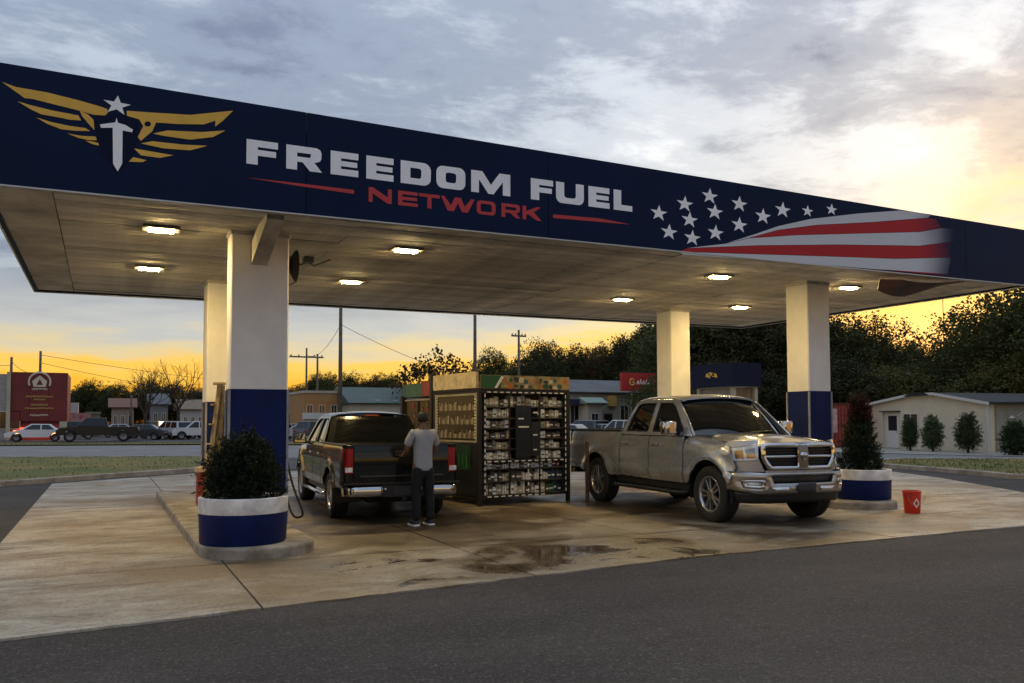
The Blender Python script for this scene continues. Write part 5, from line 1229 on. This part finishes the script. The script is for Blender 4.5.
# red sign on poles
Ys = 50.0; p0, p1 = at(622, 391, Ys), at(655, 373.5, Ys)
rs_ = empty('red_sign', (p0.x, Ys, 0), 0, 'red rectangular sign with gold and white script on two poles', 'sign')
sw, sz0, sz1 = p1.x-p0.x, p0.z, p1.z
MB().box(0, sw, 0, .25, sz0, sz1).build('board', mat('sign_red', (.42, .018, .016), .5, var=.15), rs_); MB().box(-.03, sw+.03, .02, .23, sz1+.001, sz1+.06).build('frame', DARKM, rs_)
for x in (sw*.32, sw*.72): MB().tube([(x, .12, 0), (x, .12, sz0-.01)], .07, 8).build('pole', METAL, rs_)
GS = mat('sign_gold', (.75, .45, .12), .5); WS = mat('sign_white', (.8, .76, .7), .5)
def stroke(parent, pts, r, m, y=-.012, name='script'):
    MB().tube([(x, y, z) for x, z in pts], r, 5).build(name, m, parent)
zm = (sz0+sz1)/2; q = (sz1-sz0)/4
stroke(rs_, [(sw*.30+q*.6*math.cos(a), zm+q*.7*math.sin(a)) for a in np.linspace(.6, 6.0, 12)], .05, GS)
stroke(rs_, [(sw*.30, zm), (sw*.36, zm), (sw*.36, zm-q*.5)], .05, GS)
for k in range(5): x = sw*(.44+.085*k); stroke(rs_, [(x, zm-q*.5), (x+.04*sw, zm+q*(.3+.3*(k % 2))), (x+.06*sw, zm-q*.4)], .045, WS)

# shops in the middle distance
def shop(name, px0, px1, ybase, ytop, Y, depth, wallm, roofm, rise, label, wins, over=.4, windoor=None):
    a = at(px0, ytop, Y); b = at(px1, ytop, Y); H = a.z; W = b.x-a.x
    o = empty(name, (a.x, Y, 0), 0, label, 'building')
    MB().box(0, W, 0, depth, 0, H).build('wall', wallm, o)
    if rise > 0: gable_roof(o, 0, W, 0, depth, H+.06, rise, roofm, over)
    else:
        MB().box(-.1, W+.1, -.1, depth+.1, H+.001, H+.25).build('parapet', roofm, o)
    for k in range(wins):
        xa = W*(k+.22)/wins; xb = W*(k+.74)/wins
        if windoor and k in windoor: door(o, xa, xb, min(2.3, H*.8), 0, wallm if False else mat('shop_door', (.10, .06, .04), .6), True)
        else: window(o, xa, xb, H*.30, H*.74, 0, TRIMW, 1)
    return o, W, H
TAN = mat('tan_wall', (.36, .24, .10), .8, var=.4, vscale=.8, col2=(.42, .17, .05)); PALE = mat('pale_wall', (.46, .42, .33), .8, var=.2, vscale=.6); GREENR = mat('green_roof', (.045, .085, .07), .6, var=.3, vscale=.8); GREYR = mat('grey_roof', (.10, .105, .11), .7, var=.3, vscale=.7); REDW = mat('red_wall', (.20, .05, .035), .8, var=.3)
o, W, H = shop('tan_shop', 304, 352, 425, 393, 84, 8, TAN, PALE, 0, 'two tone tan and cream shop left of the green roofed building', 4)
MB().box(-.15, W+.15, -.35, -.101, H*.42, H*.56).build('sign_band', TRIMW, o); MB().box(-.05, W+.05, -.1, -.01, .01, H*.42).build('lower_wall', PALE, o)
o, W, H = shop('green_roofed_building', 352, 440, 425, 404, 80, 9, PALE, GREENR, 1.7, 'long pale building with green roof behind the black pickup', 7, windoor=(3,))
for k in range(3): MB().box(W*(.25+.2*k), W*(.30+.2*k), -.35+.9*k*.1, -.2, H+.35, H+.42).build('skylight', WDR, o)
o, W, H = shop('grey_roofed_shop', 566, 694, 425, 393, 66, 9, PALE, GREYR, 1.35, 'long grey roofed shop row behind the merchandise cage', 8, windoor=(2, 5))
MB().box(-.6, W*.24, -1.3, -.05, H*.74, H*.86).build('awning', mat('awning_navy', (.02, .022, .045), .6), o)
for k in range(3): MB().tube([(-.4+k*W*.11, -1.2, 0), (-.4+k*W*.11, -1.2, H*.74)], .05, 6).build('awning_post', TRIMW, o)
MB().box(W*.30, W*.36, -.4, -.05, H*.72, H*.95).build('sign_box', mat('yellow_sign', (.6, .38, .10), .5), o); MB().box(W*.52, W*.62, -.06, -.01, .05, H*.7).build('brick_panel', REDW, o)
o, W, H = shop('small_green_shop', 588, 602, 425, 404, 64, 1.6, PALE, mat('mint_roof', (.22, .30, .24), .6), .5, 'small pale kiosk with mint roof in front of the grey shops', 1)
# far lot houses on the left
o, W, H = shop('far_house', 152, 168, 433, 405, 112, 7, mat('far_grey', (.22, .22, .22), .8), GREYR, 1.4, 'grey gabled house beyond the far left parking lot', 2)
o, W, H = shop('far_shop', 182, 204, 433, 410, 104, 7, mat('far_white', (.45, .44, .42), .8), mat('far_tan_roof', (.22, .16, .10), .8), 1.2, 'pale shop with tan roof beyond the far left parking lot', 3)
o, W, H = shop('far_shop', 112, 134, 433, 408, 116, 7, mat('far_pink', (.35, .26, .22), .8), mat('far_red_roof', (.20, .09, .06), .8), 1.2, 'low shop with reddish roof beyond the dark parked pickup', 3)
o, W, H = shop('far_hut', 86, 100, 433, 414, 105, 6, mat('far_olive', (.16, .17, .10), .8), mat('far_olive2', (.18, .18, .12), .8), 0, 'small olive flat roofed hut behind the dark parked pickup', 2)

# red billboard shop at the far left
Yr = 88.0; q0, q1 = at(11.5, 372, Yr), at(67, 421, Yr); zA, zB = q0.z, q1.z
rsh = empty('red_shop', (q0.x, Yr, 0), 0, 'shop with tall dark red billboard front and glowing red entrance at far left', 'shop')
Wr = q1.x-q0.x; BILL = mat('billboard_red', (.17, .018, .016), .6, var=.25, vscale=.5)
MB().box(0, Wr, 0, 8, 0, zB-.3).build('lower_wall', mat('shop_red_wall', (.35, .04, .03), .7), rsh)
for k in range(3): MB().box(Wr*k/3+.01, Wr*(k+1)/3-.01, -.25, .1, zB, zA).build('billboard_panel', BILL, rsh)
MB().box(0, Wr, .1, 8, zB-.3, zA-.05).build('upper_wall', BILL, rsh)
MB().box(-.3, 0, -.5, 8, 0, zA).build('pillar', PALE, rsh); MB().box(Wr-.6, Wr, -.2, -.001, 0, zB-.01).build('pillar', PALE, rsh)
NEON = mat('neon_red', (.6, .05, .03), .5, emit=(1.0, .10, .04), estr=1.1); WARMW = mat('warm_window', (.6, .3, .15), .5, emit=(1, .45, .18), estr=2.0)
MB().box(.5, Wr-.9, -.03, -.002, 1.15, zB-.75).build('glowing_front', NEON, rsh)
for x in (.25, Wr-1.3): MB().box(x, x+.75, -.10, -.031, zB-1.3, zB-.85).build('lamp_box', WARMW, rsh)
MB().box(Wr*.32, Wr*.68, -.14, -.04, zB-1.35, zB-1.0).build('lit_sign', WARMW, rsh)
CRM = mat('cream_print', (.62, .55, .42), .6); GLD = mat('gold_print', (.45, .30, .09), .6)
zc2 = zB+(zA-zB)*.80; Rr = Wr*.19
stroke(rsh, [(Wr*.5+Rr*math.cos(a), zc2+Rr*math.sin(a)) for a in np.linspace(-.4, math.pi+.4, 18)], .09, CRM, -.28, 'emblem_ring')
MB().add([(Wr*.5-Rr*.55, -.27, zc2-Rr*.5), (Wr*.5+Rr*.55, -.27, zc2-Rr*.5), (Wr*.5+Rr*.7, -.27, zc2+Rr*.1), (Wr*.5, -.27, zc2+Rr*.72), (Wr*.5-Rr*.7, -.27, zc2+Rr*.1)], [(0, 1, 2, 3, 4)]).build('emblem_shield', CRM, rsh)
MB().add([(Wr*.5-Rr*.3, -.28, zc2-Rr*.3), (Wr*.5+Rr*.3, -.28, zc2-Rr*.3), (Wr*.5, -.28, zc2+Rr*.35)], [(0, 1, 2)]).build('emblem_mark', BILL, rsh)
rs3 = np.random.default_rng(9)
for zf, n_, w_, m_ in ((.655, 6, .26, CRM), (.50, 10, .48, GLD), (.44, 5, .2, GLD), (.33, 6, .30, GLD), (.26, 10, .50, GLD), (.12, 6, .32, CRM)):
    for k in range(n_):
        x = Wr*(.5-w_/2+w_*(k+.5)/n_); z = zB+(zA-zB)*zf; h = (zA-zB)*.022; stroke(rsh, [(x-.10, z-h*rs3.uniform(.3, 1)), (x, z+h*rs3.uniform(.3, 1)), (x+.12, z-h*rs3.uniform(.2, .8))], .05, m_, -.27, 'lettering')
gsh = empty('grey_shop', (at(-40, 421, Yr).x, Yr-.2, 0), 0, 'pale grey shop wall cut by the left picture edge', 'shop')
MB().box(0, at(8, 421, Yr).x-at(-40, 421, Yr).x, 0, 8, 0, zA-.2).build('wall', mat('grey_render', (.33, .32, .30), .8, var=.2), gsh); window(gsh, 2.2, 4.6, 1.0, 2.6, 0, TRIMW, 2)

rt_ = empty('site_trailer', (at(68, 421, 102).x, 102, 0), 0, 'faded red and white trailer right of the red billboard', 'trailer')
tw = at(90, 421, 102).x-at(68, 421, 102).x
MB().box(0, tw, 0, 2.5, .5, 2.6).build('body', mat('trailer_red', (.36, .07, .06), .7, var=.5, vscale=1.5, col2=(.5, .35, .32)), rt_); MB().box(tw*.1, tw*.45, .1, 2.3, 2.61, 3.7).build('upper_box', mat('trailer_white', (.5, .46, .44), .7), rt_)
for x in (.4, tw-.5): MB().lathe([(.1, -.1), (.35, -.1), (.35, .1), (.1, .1)], 16, 'y', (x, .15, .35)).build('wheel', TYRE, rt_)
# ------------------------------------------------------------------ parked cars
def make_car(loc, rz, kind, col, label, scale=1.0, group='parked cars'):
    c = empty('parked_car' if kind != 'pickup' else 'parked_pickup', loc, rz, label, 'car' if kind != 'pickup' else 'pickup truck', group, scale)
    PM = mat('carpaint_%s' % '_'.join('%d' % (q*999) for q in col), col, .3, .0, coat=.3, spec=.3)
    if kind == 'sedan':
        low = [(-2.2, .38), (-2.22, .62), (-2.1, .86), (-1.5, .93), (1.0, .95), (1.9, .80), (2.2, .66), (2.22, .36)]; cab = [(-1.65, .92), (-1.0, 1.40), (.35, 1.42), (1.15, .93)]
        wx = (-1.33, 1.36); gl = [[(-1.30, .96), (-.88, 1.34), (-.38, 1.36), (-.38, .96)], [(-.30, .96), (-.30, 1.36), (.28, 1.36), (.88, .97)]]; Rw = .32; hw = .88
    elif kind == 'suv':
        low = [(-2.25, .42), (-2.28, .75), (-2.2, 1.02), (-1.5, 1.05), (1.0, 1.07), (1.95, .98), (2.2, .80), (2.22, .40)]; cab = [(-2.15, 1.03), (-1.85, 1.66), (.3, 1.70), (1.1, 1.05)]
        wx = (-1.4, 1.4); gl = [[(-1.95, 1.09), (-1.72, 1.6), (-1.0, 1.62), (-1.0, 1.09)], [(-.9, 1.09), (-.9, 1.62), (-.2, 1.63), (-.2, 1.09)], [(-.1, 1.09), (-.1, 1.63), (.26, 1.62), (.85, 1.10)]]; Rw = .36; hw = .92
    else:
        low = [(-2.8, .50), (-2.82, .80), (-2.75, 1.06), (-.6, 1.08), (1.2, 1.10), (2.3, 1.02), (2.6, .85), (2.62, .46)]; cab = [(-.75, 1.06), (-.62, 1.72), (.65, 1.74), (1.35, 1.10)]
        wx = (-1.75, 1.72); gl = [[(-.55, 1.14), (-.50, 1.64), (.0, 1.66), (.0, 1.14)], [(.08, 1.14), (.08, 1.66), (.60, 1.65), (1.1, 1.15)]]; Rw = .39; hw = .96
    ra = Rw+.07
    P = [low[0]]
    for x in wx: P += [(x-ra*math.cos(t), max(low[0][1]-.02, Rw+ra*math.sin(t))) for t in np.linspace(.05, math.pi-.05, 9)]
    P = [low[0]]+P[1:]+[low[-1]]+low[1:-1][::-1]
    body = MB(); n = len(P)
    def ring(y, sh): return [(x*sh, y, z) for x, z in P]
    rings = [(-hw, .985), (-hw+.06, 1.0), (hw-.06, 1.0), (hw, .985)]
    for y, sh in rings: body.v += ring(y, sh)
    for k in range(3): body.f += [((k)*n+i, (k)*n+(i+1) % n, (k+1)*n+(i+1) % n, (k+1)*n+i) for i in range(n)]
    body.f += [tuple(range(n))[::-1], tuple(range(3*n, 4*n))]; body.mi = [0]*len(body.f)
    b = body.build('body', PM, c)
    cabm = MB(); zt2 = max(z for _, z in cab); zb2 = min(z for _, z in cab)
    yy = lambda z: hw-.06-.20*(z-zb2)/(zt2-zb2)
    m = len(cab); cabm.add([(x, -yy(z), z) for x, z in cab]+[(x, yy(z), z) for x, z in cab], [tuple(range(m)), tuple(range(m, 2*m))[::-1]]+[(i, m+i, m+(i+1) % m, (i+1) % m) for i in range(m)])
    cabm.build('cabin', PM, c, bevel=.04)
    for s in (-1, 1):
        for gq in gl:
            link('side_window', panel(gq, (), 5, lambda u, v: (u, s*(yy(v)+.006), v)), GLASS, c)
    for (i0, i1), nm in (((0, 1), 'rear_window'), ((2, 3), 'windshield')):
        a, b2 = Vector(cab[i0]), Vector(cab[i1]); nx = Vector((-(b2.y-a.y), b2.x-a.x)).normalized()*(.008)
        if nm == 'rear_window': pass
        pts = []
        for t, in ((.12,), (.90,)):
            q = a.lerp(b2, t)+nx; pts.append(q)
        MB().add([(pts[0].x, -yy(pts[0].y)+.10, pts[0].y), (pts[0].x, yy(pts[0].y)-.10, pts[0].y), (pts[1].x, yy(pts[1].y)-.10, pts[1].y), (pts[1].x, -yy(pts[1].y)+.10, pts[1].y)], [(0, 1, 2, 3)]).build(nm, GLASS, c)
    for x in wx:
        for s in (-1, 1):
            w = empty('wheel', (x, s*(hw-.10), Rw)); w.parent = c
            MB().lathe([(Rw*.6, -.09), (Rw-.03, -.10), (Rw, -.06), (Rw, .06), (Rw-.03, .10), (Rw*.6, .09)], 22, 'y').build('tyre', TYRE, w, True)
            MB().lathe([(.001, .05*s), (Rw*.3, .06*s), (Rw*.61, .088*s)], 14, 'y').build('rim', mat('far_rim', (.18, .18, .18), .4, .6), w)
    xf, xr_ = max(p[0] for p in low), min(p[0] for p in low); zl = low[-2][1]
    for s in (-1, 1):
        MB().box(xf-.10, xf+.006, s*(hw-.28)-.14, s*(hw-.28)+.14, zl-.12, zl-.0).build('headlight', CLEARL, c); MB().box(xr_-.006, xr_+.10, s*(hw-.20)-.12, s*(hw-.20)+.12, low[1][1]-.02, low[1][1]+.14).build('tail_light', REDL, c)
    MB().box(xf-.12, xf+.03, -hw+.04, hw-.04, low[-1][1]+.02, low[-1][1]+.16).build('front_bumper', BLACKP, c); MB().box(xr_-.03, xr_+.1, -hw+.04, hw-.04, low[0][1]+.02, low[0][1]+.16).build('rear_bumper', BLACKP, c)
    return c
def car_px(px, Y, rzdeg, kind, col, label, sc=1.0): 
    p = at(px, 421, Y); return make_car((p.x, Y, -.015), R(rzdeg), kind, col, label, sc)
car_px(37, 82, 180, 'sedan', (.70, .70, .70), 'white sedan parked in front of the glowing red shop', 1.05)
car_px(97, 79, 180, 'pickup', (.012, .016, .014), 'dark pickup parked beside the white sedan at far left', 1.15)
car_px(72, 90, 180, 'suv', (.03, .02, .02), 'dark suv half hidden behind the dark parked pickup')
car_px(141, 84, 165, 'sedan', (.05, .05, .055), 'low dark sedan parked right of the dark pickup')
car_px(156, 92, 150, 'pickup', (.22, .20, .14), 'olive pickup in the middle of the far left lot'); car_px(172, 86, 120, 'suv', (.45, .48, .50), 'silver suv facing the road in the far left lot'); car_px(184, 90, 150, 'sedan', (.06, .05, .05), 'maroon dark sedan beside the silver suv'); car_px(197, 84, 180, 'suv', (.62, .62, .62), 'white suv parked at the rear left column'); car_px(166, 104, 0, 'sedan', (.6, .6, .6), 'pale sedan at the back of the far left lot'); car_px(122, 100, 0, 'sedan', (.5, .5, .52), 'silver sedan behind the dark parked pickup')
car_px(302, 76, 160, 'sedan', (.45, .46, .48), 'silver sedan right of the blue column'); car_px(320, 74, 30, 'suv', (.10, .10, .11), 'charcoal suv before the tan shop'); car_px(294, 88, 0, 'sedan', (.6, .6, .58), 'pale sedan far behind the left pump')
for i, (px, Y, rz, k, c) in enumerate(((566, 52, 130, 'sedan', (.62, .60, .56)), (585, 55, 100, 'suv', (.10, .11, .12)), (604, 53, 110, 'sedan', (.30, .30, .31)), (622, 51, 100, 'suv', (.64, .63, .60)), (640, 56, 90, 'sedan', (.5, .5, .48)), (594, 60, 90, 'sedan', (.20, .06, .05)))):
    car_px(px, Y, rz, k, c, '%s parked before the grey shops, number %d from the left' % (('pale sedan', 'dark suv', 'grey sedan', 'white suv', 'silver sedan', 'red sedan')[i], (1, 2, 4, 5, 6, 3)[i]))

# ------------------------------------------------------------------ utility poles and wires
POLE = mat('pole_wood', (.13, .105, .08), .85, var=.4, vscale=4); WIREM = mat('wire', (.02, .02, .02), .6)
def upole(px, topy, Y, r, arm=None, label='', lamp=False):
    p = at(px, 421, Y); H = at(px, topy, Y).z; o = empty('utility_pole', (p.x, Y, 0), 0, label, 'utility pole', 'utility poles')
    MB().tube([(0, 0, 0), (0, 0, H*.5), (0, 0, H)], [r*1.15, r, r*.8], 10).build('pole', POLE, o, True)
    if arm:
        za, w = arm; za = at(px, za, Y).z
        MB().box(-w, w, -.08, .08, za-.08, za+.08).build('crossarm', POLE, o)
        for k in (-.9, -.45, .45, .9): MB().lathe([(.03, 0), (.08, .03), (.06, .10), (.09, .14), (.02, .2)], 8, 'z', (k*w, 0, za+.08)).build('insulator', mat('insulator', (.2, .18, .16), .3), o)
    return Vector((p.x, Y, H))
P1 = upole(340, 296, 70, .17, (306, 1.6), 'tall thick utility pole behind the black pickup cab'); P2 = upole(306, 348, 95, .12, (357, 1.9), 'thin utility pole left of a pair behind the tan shop'); P3 = upole(317, 354, 92, .13, None, 'thin utility pole right of a pair behind the tan shop')
P4 = upole(405, 365, 100, .11, None, 'short distant pole over the green roof'); P5 = upole(475, 290, 56, .13, None, 'tall straight pole rising behind the corner of the cage'); P6 = upole(519, 330, 80, .14, (336, .85), 'utility pole with small crossarm above the cage sign')
P7 = upole(10, 357, 96, .14, None, 'utility pole behind the grey shop at the left edge'); P8 = upole(39, 351, 98, .14, None, 'utility pole behind the red billboard'); P9 = upole(131, 395, 92, .11, None, 'short pole in the far left parking lot'); P10 = upole(946, 292, 60, .05, None, 'thin mast against the sunset above the trees on the right')
def wire(a, b, sag, label):
    pts = [Vector(a).lerp(Vector(b), t)-Vector((0, 0, sag*4*t*(1-t))) for t in np.linspace(0, 1, 16)]
    o = MB().tube(pts, .022, 4).build('overhead_wire', WIREM); tag(o, label, 'wire', 'overhead wires')
dz = Vector((0, 0, .4))
wire(P2-dz*2, P1-dz*6, 1.0, 'overhead wire from the pole pair to the tall thick pole'); wire(P1-dz*6, P1+Vector((30, 25, -6)), 1.2, 'overhead wire running right from the tall thick pole'); wire(P8-dz, P8+Vector((60, 18, -3)), 1.5, 'upper overhead wire running right from the billboard pole'); wire(P8-dz*3, P8+Vector((60, 16, -8)), 1.5, 'lower overhead wire running right from the billboard pole')
wire(P7-dz, P8-dz*5, .6, 'overhead wire between the two poles at the far left'); wire(P7-dz*2, P7+Vector((-30, 0, 0)), .8, 'overhead wire leaving the picture at the left edge')
